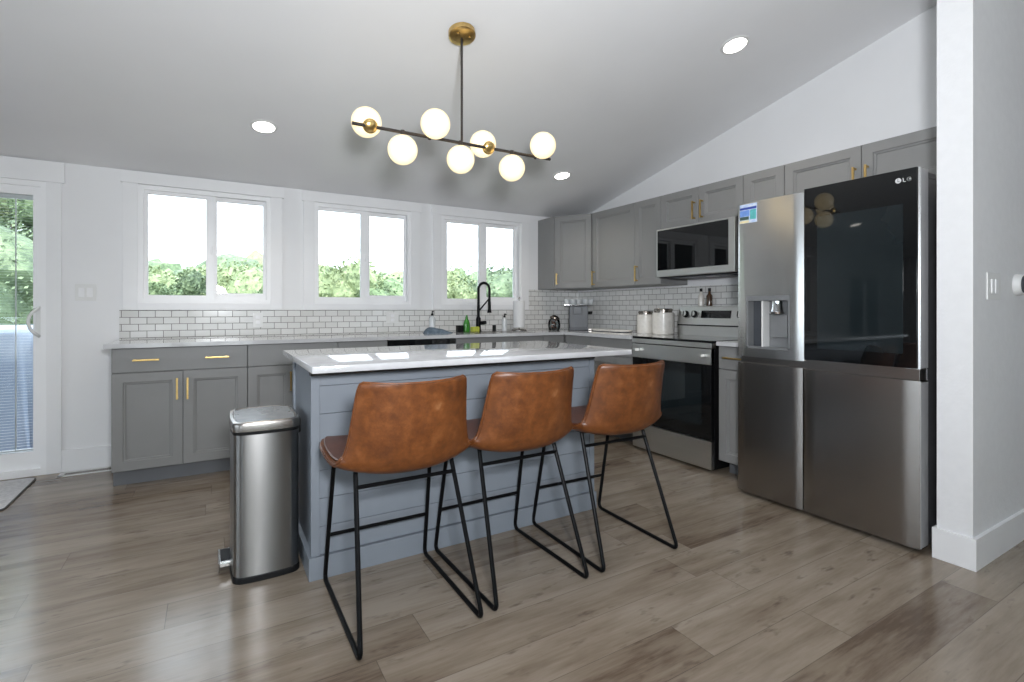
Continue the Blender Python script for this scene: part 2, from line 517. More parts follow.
gable('wall_right', XR, XR + 0.12, 1.005, YB, M_wall)
LWIN_ADDED = (-2.6, 2.8, 0.5, 2.3)  # unseen window opening added to light the range wall cabinets
_l = plate(BM(), YN, YB, 0, Z0 - 0.01, [LWIN_ADDED[:3] + (Z0,)], XL - 0.15, XL, along='Y')
struct('wall_left', _l, M_wall, smooth=0)
bm = BM(); pr = [(YN, Z0 - 0.01), (YB, Z0 - 0.01), (YB, ceil_z(YB) + 0.01), (YRIDGE, ceil_z(YRIDGE) + 0.01), (YN, ceil_z(YN) + 0.01)]
a = [bm.verts.new((XL - 0.15, y, z)) for y, z in pr]; b = [bm.verts.new((XL, y, z)) for y, z in pr]
for k in range(5): bm.faces.new((a[k], a[(k + 1) % 5], b[(k + 1) % 5], b[k]))
bm.faces.new(a); bm.faces.new(list(reversed(b)))
struct('wall_left_gable', bm, M_wall, smooth=0)
bm = BM(); wz = Z0 - 0.01
for y0_, y1_ in ((-2.6, -2.53), (-0.84, -0.76), (0.96, 1.04), (2.73, 2.8)): box(bm, XL - 0.1, XL - 0.03, y0_, y1_, 0.5, wz)
box(bm, XL - 0.1, XL - 0.03, -2.53, 2.73, wz - 0.07, wz - 0.001); box(bm, XL - 0.1, XL - 0.03, -2.53, 2.73, 0.5, 0.58)
_w = struct('window_8', bm, M_vinyl, smooth=0)
obj('pane', bx(XL - 0.07, XL - 0.065, -2.56, 2.76, 0.55, wz - 0.05), M_glass, _w)
portal('daylight_portal', (XL + 0.02, 0.1, 1.33), (0, math.radians(-90), 0), 1.66, 5.4)
gable('wall_east', XE, XE + 0.15, YN, 0.876, M_wall)
# wing wall that ends beside the refrigerator
bm = BM(); pr = [(0.876, 0.0), (1.005, 0.0), (1.005, ceil_z(1.005) + 0.01), (0.876, ceil_z(0.876) + 0.01)]
a = [bm.verts.new((2.865, y, z)) for y, z in pr]; b = [bm.verts.new((XE + 0.15, y, z)) for y, z in pr]
for k in range(4): bm.faces.new((a[k], a[(k + 1) % 4], b[(k + 1) % 4], b[k]))
bm.faces.new(a); bm.faces.new(list(reversed(b)))
struct('wall_wing', bm, M_textured, smooth=0)
RDOOR = [(-5.2, -2.6, 0.0, 2.2), (-1.4, 1.6, 0.0, 2.3), (3.0, 5.4, 0.6, 2.2)]
struct('wall_rear', plate(BM(), XL, XE, 0, ceil_z(YN) + 0.01, RDOOR, YN - 0.15, YN), M_wall, smooth=0)
for i, h in enumerate(RDOOR):
    bm = BM(); cx = (h[0] + h[1]) / 2
    for x0, x1 in ((h[0], h[0] + 0.06), (cx - 0.04, cx + 0.04), (h[1] - 0.06, h[1])): box(bm, x0, x1, YN - 0.12, YN - 0.04, h[2], h[3])
    box(bm, h[0], h[1], YN - 0.12, YN - 0.04, h[3] - 0.07, h[3]); box(bm, h[0], h[1], YN - 0.12, YN - 0.04, h[2], h[2] + 0.09)
    o = struct('window_%d' % (i + 5), bm, M_vinyl, smooth=0)
    obj('pane', bx(h[0] + 0.05, h[1] - 0.05, YN - 0.085, YN - 0.079, h[2] + 0.08, h[3] - 0.06), M_glass, o)
    portal('daylight_portal', (cx, YN - 0.02, (h[2] + h[3]) / 2), (math.radians(90), 0, 0), h[1] - h[0], h[3] - h[2])

# trims on the wing wall and back wall
bm = BM()
prism(bm, [(2.851, 0.861), (XE, 0.861), (XE, 0.8762), (2.8652, 0.8762), (2.8652, 1.0048), (2.8925, 1.0048), (2.8925, 1.018), (2.851, 1.018)], 0.0, 0.14, 0.0015)
struct('baseboard_wing', bm, M_trim)
struct('baseboard_back', bx(-0.905, -0.56, 4.645, 4.6605, 0.0, 0.155, 0.002), M_trim)
struct('baseboard_left', bx(XL - 0.0005, XL + 0.015, YN, YB, 0.0, 0.14), M_trim)
struct('baseboard_rear', bx(XL, -5.2, YN - 0.0005, YN + 0.015, 0.0, 0.14), M_trim)

# casings: side boards with a wider head board
CAS = [(-0.563, 0.507, WINS[0]), (0.676, 1.722, WINS[1]), (1.857, 2.965, WINS[2])]
for i, (cl, cr, w) in enumerate(CAS):
    bm = BM()
    box(bm, cl, w[0], 4.643, 4.6605, 1.137, 2.075, 0.0015); box(bm, w[1], cr, 4.643, 4.6605, 1.137, 2.075, 0.0015)
    box(bm, w[0], w[1], 4.643, 4.6605, 1.137, 1.189, 0.0015)
    box(bm, cl - 0.014, cr + 0.014, 4.637, 4.6605, 2.075, 2.163, 0.0015)
    struct('trim_%d' % (i + 1), bm, M_trim, label='flat white casing boards around a kitchen window')
bm = BM()
box(bm, -0.985, -0.905, 4.643, 4.6605, 0.0, 2.022, 0.0015); box(bm, -2.95, -0.888, 4.637, 4.6605, 2.022, 2.163, 0.0015); box(bm, -2.95, -2.86, 4.643, 4.6605, 0.0, 2.022, 0.0015)
struct('trim_4', bm, M_trim, label='flat white casing boards around the sliding glass door')


# windows
def slider(idx, w, panes, label):
    x0, x1, z0, z1 = w
    fr = BM()
    F = 0.032
    for a in ((x0, x0 + F, z0, z1), (x1 - F, x1, z0, z1), (x0 + F, x1 - F, z1 - F, z1), (x0 + F, x1 - F, z0, z0 + F)):
        box(fr, a[0], a[1], 4.650, 4.76, a[2], a[3])
    o = struct('window_%d' % idx, fr, M_vinyl, label=label)
    for k, (a, b, ga, gb) in enumerate(panes):
        y0 = 4.675 if k == 0 else 4.705
        s = 0.034; sb = BM(); sx0, sx1 = a, b
        gz0, gz1 = (1.250, 2.012) if k == 0 else (1.272, 2.008)
        box(sb, sx0, ga, y0, y0 + 0.028, z0 + F - 0.004, z1 - F + 0.004, 0.002); box(sb, gb, sx1, y0, y0 + 0.028, z0 + F - 0.004, z1 - F + 0.004, 0.002)
        box(sb, ga - 0.002, gb + 0.002, y0, y0 + 0.028, z0 + F - 0.004, gz0, 0.002); box(sb, ga - 0.002, gb + 0.002, y0, y0 + 0.028, gz1, z1 - F + 0.004, 0.002)
        so = obj('window_sash', sb, M_vinyl, o)
        obj('pane', bx(ga - 0.004, gb + 0.004, y0 + 0.011, y0 + 0.016, gz0 - 0.004, gz1 + 0.004), M_glass, so)
    lk = obj('latch', bx((panes[0][3] + panes[1][2]) / 2 - 0.006, (panes[0][3] + panes[1][2]) / 2 + 0.006, 4.662, 4.676, 1.58, 1.64, 0.003), M_vinyl, o)
    portal('daylight_portal', ((x0 + x1) / 2, 4.64, (z0 + z1) / 2), (math.radians(-90), 0, 0), x1 - x0, z1 - z0)


slider(1, WINS[0], [(-0.446, 0.02, -0.414, -0.041), (-0.03, 0.39, 0.036, 0.368)], 'white two pane slider nearest the glass door')
slider(2, WINS[1], [(0.79, 1.235, 0.804, 1.166), (1.18, 1.605, 1.256, 1.584)], 'white two pane slider between the other two kitchen windows')
slider(3, WINS[2], [(1.975, 2.45, 2.020, 2.374), (2.40, 2.85, 2.478, 2.812)], 'white two pane slider over the sink beside the wall cabinets')
bm = BM(); x0, x1, z0, z1 = FARW
for a in ((x0, x0 + .06, z0, z1), (x1 - .06, x1, z0, z1), (x0, x1, z1 - .06, z1), (x0, x1, z0, z0 + .06), (-4.72, -4.66, z0, z1)): box(bm, a[0], a[1], 4.66, 4.74, a[2], a[3], 0.003)
o = struct('window_4', bm, M_vinyl)
obj('pane', bx(x0 + .05, x1 - .05, 4.70, 4.706, z0 + .05, z1 - .05), M_glass, o)
portal('daylight_portal', ((x0 + x1) / 2, 4.64, (z0 + z1) / 2), (math.radians(-90), 0, 0), x1 - x0, z1 - z0)

# sliding glass door
dfr = BM()
for a in ((-2.86, -2.83, 0.0, 2.02), (-1.015, -0.9855, 0.0, 2.0215), (-2.83, -1.015, 1.985, 2.0215), (-2.83, -1.015, 0.0, 0.045)):
    box(dfr, a[0], a[1], 4.648, 4.79, a[2], a[3])
door = struct('door_1', dfr, M_vinyl, label='white sliding patio door frame')
for k, (a, b, y0) in enumerate(((-1.945, -1.012, 4.672), (-2.835, -1.90, 4.715))):
    sb = BM(); g0, g1 = (a + 0.055, b - 0.047)
    gz0, gz1 = 0.165, 1.925
    box(sb, a, g0, y0, y0 + 0.036, 0.044, 1.988, 0.003); box(sb, g1, b, y0, y0 + 0.036, 0.044, 1.988, 0.003)
    box(sb, g0 - 0.002, g1 + 0.002, y0, y0 + 0.036, 0.044, gz0, 0.003); box(sb, g0 - 0.002, g1 + 0.002, y0, y0 + 0.036, gz1, 1.988, 0.003)
    pn = obj('sliding_panel', sb, M_vinyl, door)
    obj('pane', bx(g0 - 0.004, g1 + 0.004, y0 + 0.008, y0 + 0.012, gz0 - 0.004, gz1 + 0.004), M_glass, pn)
    bl = BM()
    n = 88
    for j in range(n):
        z = gz0 + 0.02 + (gz1 - gz0 - 0.06) * j / (n - 1)
        box(bl, g0 + 0.004, g1 - 0.004, y0 + 0.019, y0 + 0.0245, z, z + 0.0006)
    box(bl, g0 + 0.002, g1 - 0.002, y0 + 0.014, y0 + 0.030, gz1 - 0.03, gz1 - 0.002)
    for cxx in (g0 + 0.09, g1 - 0.09): box(bl, cxx - 0.0035, cxx + 0.0035, y0 + 0.0135, y0 + 0.0150, gz0 + 0.01, gz1 - 0.01)
    box(bl, g0 + 0.002, g1 - 0.002, y0 + 0.014, y0 + 0.030, gz0 + 0.004, gz0 + 0.016)
    obj('blind', bl, M_vinyl, pn, smooth=0, label='fine white horizontal blind between the panes')
    if k == 0:
        h = BM(); tube(h, fillet([(-1.026, 4.672, 1.155), (-1.030, 4.640, 1.145), (-1.062, 4.625, 1.11), (-1.075, 4.622, 1.06), (-1.062, 4.625, 1.00), (-1.030, 4.640, 0.965), (-1.026, 4.672, 0.955)], 0.03), 0.010, 10)
        box(h, -1.045, -1.018, 4.664, 4.674, 0.955, 1.155, 0.003)
        obj('door_handle', h, M_whitepl, pn, label='grey D shaped pull')
portal('daylight_portal', (-1.92, 4.64, 1.01), (math.radians(-90), 0, 0), 1.85, 1.95)

# backsplash tile
bm = BM(); box(bm, -0.584, 2.966, 4.652, 4.6598, 0.9215, 1.1365); box(bm, 2.966, 3.6418, 4.652, 4.6598, 0.9215, 1.3575)
tag(obj('tile_backsplash', bm, M_tile, smooth=0), 'white subway tile backsplash under the three windows', 'backsplash')
tag(obj('tile_backsplash', bx(3.642, 3.6498, 2.0, 4.6518, 0.9215, 1.345), M_tile, smooth=0), 'white subway tile backsplash behind the range and canisters', 'backsplash')


# ------------------------------------------------------------ cabinets
def panel(bm, x0, x1, z0, z1, fr=0.058, t=0.02, flat=False):
    """front panel in the XZ plane whose face looks toward -Y at y=0"""
    rings = [(0, t), (0, 0.002), (0.002, 0)]
    if not flat: rings += [(fr, 0), (fr + 0.003, 0.006), (fr + 0.012, 0.0075), (fr + 0.016, 0.013)]
    prev = None
    for ins, d in rings:
        r = [bm.verts.new(p) for p in ((x0 + ins, d, z0 + ins), (x1 - ins, d, z0 + ins), (x1 - ins, d, z1 - ins), (x0 + ins, d, z1 - ins))]
        if prev:
            for k in range(4): bm.faces.new((prev[k], prev[(k + 1) % 4], r[(k + 1) % 4], r[k]))
        else: bm.faces.new(list(reversed(r)))
        prev = r
    bm.faces.new(prev); return bm


def pull(parent, x, z, vertical=True, ln=0.142):
    bm = BM(); h = ln / 2; q = 0.0055
    if vertical:
        box(bm, x - q, x + q, -0.036, -0.025, z - h, z + h, 0.0012)
        for s in (-1, 1): box(bm, x - q, x + q, -0.027, 0.001, z + s * (h - 0.009) - q, z + s * (h - 0.009) + q, 0.0008)
    else:
        box(bm, x - h, x + h, -0.036, -0.025, z - q, z + q, 0.0012)
        for s in (-1, 1): box(bm, x + s * (h - 0.009) - q, x + s * (h - 0.009) + q, -0.027, 0.001, z - q, z + q, 0.0008)
    obj('handle', bm, M_brass, parent, label='brushed brass bar pull')


def cabinet(name, label, loc, rz, w, depth, z0, z1, doors=(), drawers=(), toe=None, toe_d=0.072, group=None, end=None):
    t = thing(name, label, 'cabinet', loc, rz, group)
    bm = BM(); box(bm, 0.0008, w - 0.0008, 0.021, depth, z0, z1, 0.001)
    obj('cabinet_body', bm, M_cab, t)
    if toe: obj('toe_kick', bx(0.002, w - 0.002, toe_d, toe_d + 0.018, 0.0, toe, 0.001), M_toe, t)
    for (a, b, c, d, hx, hz) in doors:
        o = obj('door', panel(BM(), a, b, c, d), M_cab, t)
        if hx is not None: pull(o, hx, hz)
    for (a, b, c, d, hs) in drawers:
        o = obj('drawer', panel(BM(), a, b, c, d, flat=True), M_cab, t)
        for hx in hs: pull(o, hx, (c + d) / 2 + 0.002, False)
    return t


ZB = 0.893; g = 0.0018
YF = 4.045
cabinet('base_cabinet', 'grey two door base cabinet at the left end of the window wall counter', (-0.55, YF, 0), 0, 0.767, 0.612, 0.10, ZB,
        doors=[(g, 0.381, 0.105, 0.730, 0.350, 0.615), (0.385, 0.767 - g, 0.105, 0.730, 0.409, 0.612)],
        drawers=[(g, 0.767 - g, 0.735, 0.888, [0.183, 0.581])], toe=0.10, group='window wall base cabinets')
cabinet('base_cabinet', 'grey base cabinet under the window wall counter, half hidden behind the bin and island', (0.2175, YF, 0), 0, 0.619, 0.612, 0.10, ZB,
        doors=[(g, 0.308, 0.105, 0.730, 0.28, 0.615), (0.312, 0.619 - g, 0.105, 0.730, 0.34, 0.615)],
        drawers=[(g, 0.619 - g, 0.735, 0.888, [])], toe=0.10, group='window wall base cabinets')
cabinet('base_cabinet', 'narrow grey base cabinet left of the dishwasher', (0.837, YF, 0), 0, 0.388, 0.612, 0.10, ZB,
        doors=[(g, 0.388 - g, 0.105, 0.730, 0.35, 0.615)], drawers=[(g, 0.388 - g, 0.735, 0.888, [])], toe=0.10, group='window wall base cabinets')
dw = thing('dishwasher', 'dishwasher with black control strip under the counter left of the sink', 'dishwasher', (1.2285, YF, 0))
obj('dishwasher_body', bx(0.0, 0.60, 0.03, 0.60, 0.10, ZB - 0.004, 0.002), M_blackplastic, dw)
obj('door', bx(0.003, 0.597, -0.012, 0.03, 0.11, 0.835, 0.004), M_steel, dw)
obj('control_strip', bx(0.003, 0.597, -0.008, 0.03, 0.838, 0.888, 0.003), M_bglass, dw, label='black control strip')
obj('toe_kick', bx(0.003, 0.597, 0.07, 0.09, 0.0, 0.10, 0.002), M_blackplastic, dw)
cabinet('base_cabinet', 'grey sink base cabinet below the black faucet', (1.8305, YF, 0), 0, 0.92, 0.612, 0.10, ZB,
        doors=[(g, 0.458, 0.105, 0.730, 0.43, 0.615), (0.462, 0.92 - g, 0.105, 0.730, 0.49, 0.615)],
        drawers=[(g, 0.92 - g, 0.735, 0.888, [])], toe=0.10, group='window wall base cabinets')
XF = 3.0
cabinet('base_cabinet', 'grey corner base cabinet where the two counters meet', (2.7525, YF, 0), 0, 0.268, 0.612, 0.10, ZB,
        doors=[(g, 0.24, 0.105, 0.888, None, 0)], toe=0.10, group='window wall base cabinets')
R90 = -PI / 2
cabinet('base_cabinet', 'grey filler cabinet beside the corner on the range wall', (XF, 4.04, 0), R90, 0.386, 0.64, 0.10, ZB,
        doors=[(0.01, 0.386 - g, 0.105, 0.730, None, 0)], drawers=[(0.01, 0.386 - g, 0.735, 0.888, [])], toe=0.10, toe_d=0.115, group='range wall base cabinets')
cabinet('base_cabinet', 'grey drawer base cabinet just left of the range', (XF, 3.652, 0), R90, 0.556, 0.64, 0.10, ZB,
        doors=[(g, 0.556 - g, 0.105, 0.730, 0.05, 0.615)], drawers=[(g, 0.556 - g, 0.735, 0.888, [])], toe=0.10, toe_d=0.115, group='range wall base cabinets')
cabinet('base_cabinet', 'narrow grey base cabinet squeezed between range and refrigerator', (XF, 2.272, 0), R90, 0.264, 0.64, 0.10, ZB,
        doors=[(g, 0.264 - g, 0.105, 0.730, None, 0)], drawers=[(g, 0.264 - g, 0.735, 0.888, [0.125])], toe=0.10, toe_d=0.115, group='range wall base cabinets')

# wall cabinets
XU = 3.31; UB, UT = 1.358, 2.118


def wallcab(label, y_hi, y_lo, zb, doors):
    w = y_hi - y_lo - 0.001
    return cabinet('wall_cabinet', label, (XU, y_hi - 0.0005, 0), R90, w, XR - XU - 0.001, zb, UT,
                   doors=[(a, b, zb + 0.004, UT - 0.004, hx, hz) for a, b, hx, hz in doors], group='upper cabinets on the range wall')


# the diagonal corner cabinet
cc = thing('wall_cabinet', 'grey diagonal corner wall cabinet above the coffee maker', 'cabinet', (0, 0, 0), 0, 'upper cabinets on the range wall')
A = Vector((3.09, 4.335)); Bp = Vector((3.31, 3.995))
dvec = (Bp - A).normalized(); nv = Vector((dvec.y, -dvec.x))
if nv.y > 0: nv = -nv
Ai = A - nv * 0.021; Bi = Bp - nv * 0.021
prb = [(3.09, 4.6515), (3.09, Ai.y + 0.005), (Ai.x, Ai.y), (Bi.x, Bi.y), (3.335, 3.9955), (3.6415, 3.9955), (3.6415, 4.6515)]
obj('cabinet_body', prism(BM(), prb, UB, UT, 0.001), M_cab, cc)
wlen = (Bp - A).length; ang = math.atan2(dvec.y, dvec.x)
dm = panel(BM(), 0.006, wlen - 0.006, UB + 0.004, UT - 0.004)
dm.transform(Matrix.Translation((A.x, A.y, 0)) @ Matrix.Rotation(ang, 4, 'Z'))
do = obj('door', dm, M_cab, cc)
bm = BM(); q = 0.0055
box(bm, 0.03 - q, 0.03 + q, -0.036, -0.025, 1.40, 1.515, 0.0012)
for zz in (1.409, 1.506): box(bm, 0.03 - q, 0.03 + q, -0.027, 0.001, zz - q, zz + q, 0.0008)
bm.transform(Matrix.Translation((A.x, A.y, 0)) @ Matrix.Rotation(ang, 4, 'Z'))
obj('handle', bm, M_brass, do, label='brushed brass bar pull')

wallcab('wide single door grey wall cabinet right of the diagonal corner cabinet', 3.99, 3.392, UB, [(g, 0.595, 0.03, 1.455)])
wallcab('narrow tall grey wall cabinet just left of the microwave', 3.392, 3.083, UB, [(g, 0.306, 0.03, 1.465)])
wallcab('short two door grey wall cabinet directly above the microwave', 3.083, 2.300, 1.815, [(g, 0.389, 0.355, 1.93), (0.393, 0.780, 0.43, 1.93)])
wallcab('narrow grey wall cabinet between microwave and refrigerator', 2.300, 1.993, UB, [(g, 0.304, None, 0)])
wallcab('wide two door grey wall cabinet above the refrigerator', 1.993, 1.030, 1.83, [(g, 0.467, 0.437, 1.915), (0.471, 0.960, 0.503, 1.915)])

# ------------------------------------------------------------ worktops
bm = prism(BM(), [(-0.585, 4.018), (2.972, 4.018), (2.972, 3.095), (3.642, 3.095), (3.642, 4.652), (-0.585, 4.652)], ZB, 0.921, 0.002)
wt = tag(obj('worktop', bm, M_quartz), 'white quartz worktop wrapping the corner under the windows', 'worktop')
wt2 = tag(obj('worktop', bx(2.972, 3.642, 2.008, 2.271, ZB, 0.921, 0.002), M_quartz), 'short white quartz worktop between range and refrigerator', 'worktop')
sk = thing('sink', 'stainless rim of the undermount sink below the right window', 'sink', (2.33, 4.29, 0.921))
bm = BM(); box(bm, -0.36, 0.36, -0.2, -0.188, 0, 0.0015); box(bm, -0.36, 0.36, 0.148, 0.16, 0, 0.0015); box(bm, -0.36, -0.348, -0.2, 0.16, 0, 0.0015); box(bm, 0.348, 0.36, -0.2, 0.16, 0, 0.0015)
obj('sink_rim', bm, M_steel, sk)
obj('sink_basin', bx(-0.35, 0.35, -0.19, 0.15, 0.0, 0.0006), M_steel_d, sk)

# ------------------------------------------------------------ island
isl = thing('kitchen_island', 'blue grey shiplap kitchen island with white quartz top behind the stools', 'island', (0, 0, 0))
IX0, IX1, IY0, IY1 = 0.362, 1.885, 2.265, 2.83
obj('island_body', bx(IX0 + 0.006, IX1 - 0.006, IY0 + 0.008, IY1, 0.0, 0.892, 0.001), M_island, isl)
# horizontal boards
bm = BM(); z = 0.098
while z < 0.89:
    z2 = min(z + 0.1195, 0.892)
    box(bm, IX0 + 0.03, IX1 - 0.03, IY0 - 0.001, IY0 + 0.010, z + 0.0011, z2 - 0.0011, 0.0006, 1)
    z += 0.1195
obj('shiplap', bm, M_island, isl, label='horizontal shiplap boards')
bm = BM()
for a in ((IX0 - 0.004, IX0 + 0.030, IY0 - 0.006, IY0 + 0.03), (IX1 - 0.030, IX1 + 0.004, IY0 - 0.006, IY0 + 0.03), (IX0 - 0.004, IX0 + 0.008, IY1 - 0.035, IY1), (IX1 - 0.008, IX1 + 0.004, IY1 - 0.035, IY1)):
    obj('corner_trim', bx(*a, 0.0965, 0.8915, 0.0015), M_island, isl)
sx0, sx1, sy0 = IX0 - 0.014, IX1 + 0.012, IY0 - 0.016
prism(bm, [(sx0, sy0), (sx1, sy0), (sx1, IY1), (sx1 - 0.022, IY1), (sx1 - 0.022, sy0 + 0.022), (sx0 + 0.022, sy0 + 0.022), (sx0 + 0.022, IY1), (sx0, IY1)], 0.0, 0.096, 0.002)
obj('skirting', bm, M_island, isl)
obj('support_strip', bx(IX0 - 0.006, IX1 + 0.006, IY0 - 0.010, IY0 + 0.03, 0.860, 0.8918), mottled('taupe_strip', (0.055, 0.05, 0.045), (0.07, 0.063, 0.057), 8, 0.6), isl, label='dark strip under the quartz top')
for k in range(3):
    a = IX0 + 0.01 + k * 0.503
    dmm = panel(BM(), 0, 0.495, 0.10, 0.885); dmm.transform(Matrix.Translation((a + 0.495, IY1 + 0.02, 0)) @ Matrix.Rotation(PI, 4, 'Z'))
    obj('door', dmm, M_cab, isl)
obj('island_top', bx(0.33, 1.99, 2.06, 2.98, 0.892, 0.920, 0.003), M_quartz, isl, label='white quartz top')

# ------------------------------------------------------------ range
rg = thing('range', 'stainless electric range with black oven window between the base cabinets', 'range', (2.98, 3.086, 0), R90)
W = 0.777
obj('range_body', bx(0.004, W - 0.004, 0.03, 0.655, 0.02, 0.905, 0.003), M_blackplastic, rg)
obj('cooktop', bx(0, W, 0.005, 0.645, 0.905, 0.922, 0.003), M_bglass, rg, label='black glass cooktop')
for bxx, byy, rr in ((0.2, 0.18, 0.1), (0.57, 0.18, 0.08), (0.2, 0.45, 0.08), (0.57, 0.45, 0.1)):
    obj('burner_ring', tube(BM(), [(bxx + rr * math.cos(2 * PI * k / 32), byy + rr * math.sin(2 * PI * k / 32), 0.922) for k in range(32)], 0.0007, 4, True), M_grey, rg)
obj('front_trim', bx(0, W, -0.004, 0.04, 0.868, 0.904, 0.004), M_steel_h, rg)
od = obj('oven_door', bx(0.006, W - 0.006, 0.0, 0.045, 0.225, 0.862, 0.004), M_bglass, rg, label='black glass oven door')
obj('door_band', bx(0.006, W - 0.006, -0.004, 0.03, 0.752, 0.862, 0.004), M_steel_h, od)
obj('oven_window', bx(0.09, W - 0.09, -0.0012, 0.01, 0.32, 0.68, 0.0005), M_bglass2, od)
bm = BM(); tube(bm, [(0.05, -0.05, 0.815), (0.05, -0.05, 0.815001), (W - 0.05, -0.05, 0.815)], 0.013, 12)
box(bm, 0.055, 0.085, -0.05, -0.002, 0.805, 0.825, 0.003); box(bm, W - 0.085, W - 0.055, -0.05, -0.002, 0.805, 0.825, 0.003)
obj('oven_handle', bm, M_steel_h, od, label='stainless bar handle')
obj('storage_drawer', bx(0.006, W - 0.006, 0.0, 0.045, 0.022, 0.218, 0.005), M_steel_h, rg, label='stainless storage drawer')
# backguard
bg = BM(); pr = [(0.552, 0.922), (0.552, 1.00), (0.545, 1.012), (0.575, 1.165), (0.61, 1.17), (0.655, 1.17), (0.655, 0.922)]
a = [bg.verts.new((0.0, y, z)) for y, z in pr]; b = [bg.verts.new((W, y, z)) for y, z in pr]
for k in range(len(pr)): bg.faces.new((a[k], a[(k + 1) % 7], b[(k + 1) % 7], b[k]))
bg.faces.new(a); bg.faces.new(list(reversed(b)))
bgo = obj('backguard', bg, M_steel_h, rg, smooth=20)
slope = math.atan2(0.03, 0.153)
obj('vent_gap', bx(0.004, W - 0.004, 0.540, 0.553, 1.002, 1.012), M_blackplastic, bgo)


def onguard(zc):  # y of the sloping panel at height z
    return 0.545 + (zc - 1.012) * 0.03 / 0.153


dsp = bx(0.235, 0.52, -0.002, 0.004, -0.032, 0.032, 0.001)
dsp.transform(Matrix.Translation((0, onguard(1.10), 1.10)) @ Matrix.Rotation(-slope, 4, 'X'))
obj('display', dsp, M_bglass, bgo, label='black clock display')
for kx in (0.075, 0.165, 0.60, 0.69):
    kb = lathe(BM(), [(0.031, 0.0), (0.031, -0.004), (0.0275, -0.006), (0.025, -0.028), (0.021, -0.031), (0.0, -0.031)], 20, axis='Y')
    box(kb, -0.004, 0.004, -0.036, -0.028, -0.022, 0.022, 0.001)
    kb.transform(Matrix.Translation((kx, onguard(1.10), 1.10)) @ Matrix.Rotation(-slope, 4, 'X'))
    ko = obj('knob', kb, M_blackplastic, bgo)
    kr = lathe(BM(), [(0.0235, -0.0285), (0.0235, -0.0335), (0.0, -0.0335)], 20, axis='Y')
    kr.transform(Matrix.Translation((kx, onguard(1.10), 1.10)) @ Matrix.Rotation(-slope, 4, 'X'))
    obj('knob_cap', kr, M_steel_h, ko)

# ------------------------------------------------------------ microwave
mw = thing('microwave', 'stainless over the range microwave with black glass door', 'microwave', (3.225, 3.052, 0), R90)
W2 = 0.745
obj('microwave_body', bx(0.003, W2 + 0.008, 0.035, 0.41, 1.405, 1.812, 0.003), M_blackplastic, mw)
md = obj('microwave_door', bx(0, W2, 0.0, 0.036, 1.412, 1.810, 0.006), M_steel_h, mw)
obj('door_glass', bx(0.014, W2 - 0.052, -0.002, 0.01, 1.466, 1.797, 0.001), M_bglass, md, label='black door glass')
obj('vent_grille', bx(0.1, W2 - 0.1, 0.06, 0.32, 1.400, 1.406, 0.001), M_dark, mw)
obj('hood_light', bx(0.42, 0.50, 0.10, 0.16, 1.398, 1.401), M_whitepl, mw)

# ------------------------------------------------------------ refrigerator
fr = thing('refrigerator', 'four door stainless refrigerator with black glass panel beside the wing wall', 'refrigerator', (2.815, 2.0, 0), R90)
FW = 0.948
obj('refrigerator_body', bx(0.006, FW - 0.006, 0.098, 0.80, 0.025, 1.765, 0.004), M_body, fr)
for fx, fy in ((0.05, 0.13), (FW - 0.05, 0.13), (0.05, 0.75), (FW - 0.05, 0.75)): obj('foot', lathe(BM(), [(0.018, 0.0), (0.018, 0.03)], 12, (fx, fy, 0)), M_blackplastic, fr)
obj('middle_band', bx(0.01, FW - 0.01, 0.028, 0.10, 0.806, 0.862, 0.002), M_steel_d, fr)


def fdoor(nm, x0, x1, z0, z1, bow, m, hole=None, label=None, lipz=None):
    """door slab with a gently bowed face toward -Y; optional rectangular recess"""
    bm = BM(); nx = 14
    xs = [x0 + (x1 - x0) * i / nx for i in range(nx + 1)]
    if hole: xs = sorted(xs + [hole[0], hole[1]])
    zs = [z0, z1] if not hole else [z0, hole[2], hole[3], z1]

    def yy(x):
        t = (x - x0) / (x1 - x0)
        e = min(t, 1 - t) * (x1 - x0)
        rnd = 0.010 * max(0.0, 1 - e / 0.014) ** 2
        return -bow * (1 - (2 * t - 1) ** 2) + rnd + bow
    # front grid
    V = {}
    for i, x in enumerate(xs):
        for j, zz in enumerate(zs): V[i, j] = bm.verts.new((x, yy(x), zz))
    for i in range(len(xs) - 1):
        for j in range(len(zs) - 1):
            if hole and j == 1 and hole[0] <= (xs[i] + xs[i + 1]) / 2 <= hole[1]: continue
            bm.faces.new((V[i, j], V[i + 1, j], V[i + 1, j + 1], V[i, j + 1]))
    Bk = {}
    for i in (0, len(xs) - 1):
        for j in range(len(zs)): Bk[i, j] = bm.verts.new((xs[i], 0.09, zs[j]))
    J = len(zs) - 1; I = len(xs) - 1
    for j in range(J):
        bm.faces.new((V[0, j], V[0, j + 1], Bk[0, j + 1], Bk[0, j])); bm.faces.new((V[I, j], Bk[I, j], Bk[I, j + 1], V[I, j + 1]))
    bm.faces.new([V[i, J] for i in range(I + 1)] + [Bk[I, J], Bk[0, J]])
    bm.faces.new([V[i, 0] for i in range(I, -1, -1)] + [Bk[0, 0], Bk[I, 0]])
    bm.faces.new([Bk[0, j] for j in range(J + 1)] + [Bk[I, j] for j in range(J, -1, -1)])
    return obj(nm, bm, m, fr, smooth=30, label=label)


G = 0.004
HOLE = (0.062, 0.335, 0.905, 1.222)
d1 = fdoor('upper_left_door', 0.0, 0.408, 0.853, 1.792, 0.006, M_steel, HOLE, 'stainless door with ice and water dispenser')
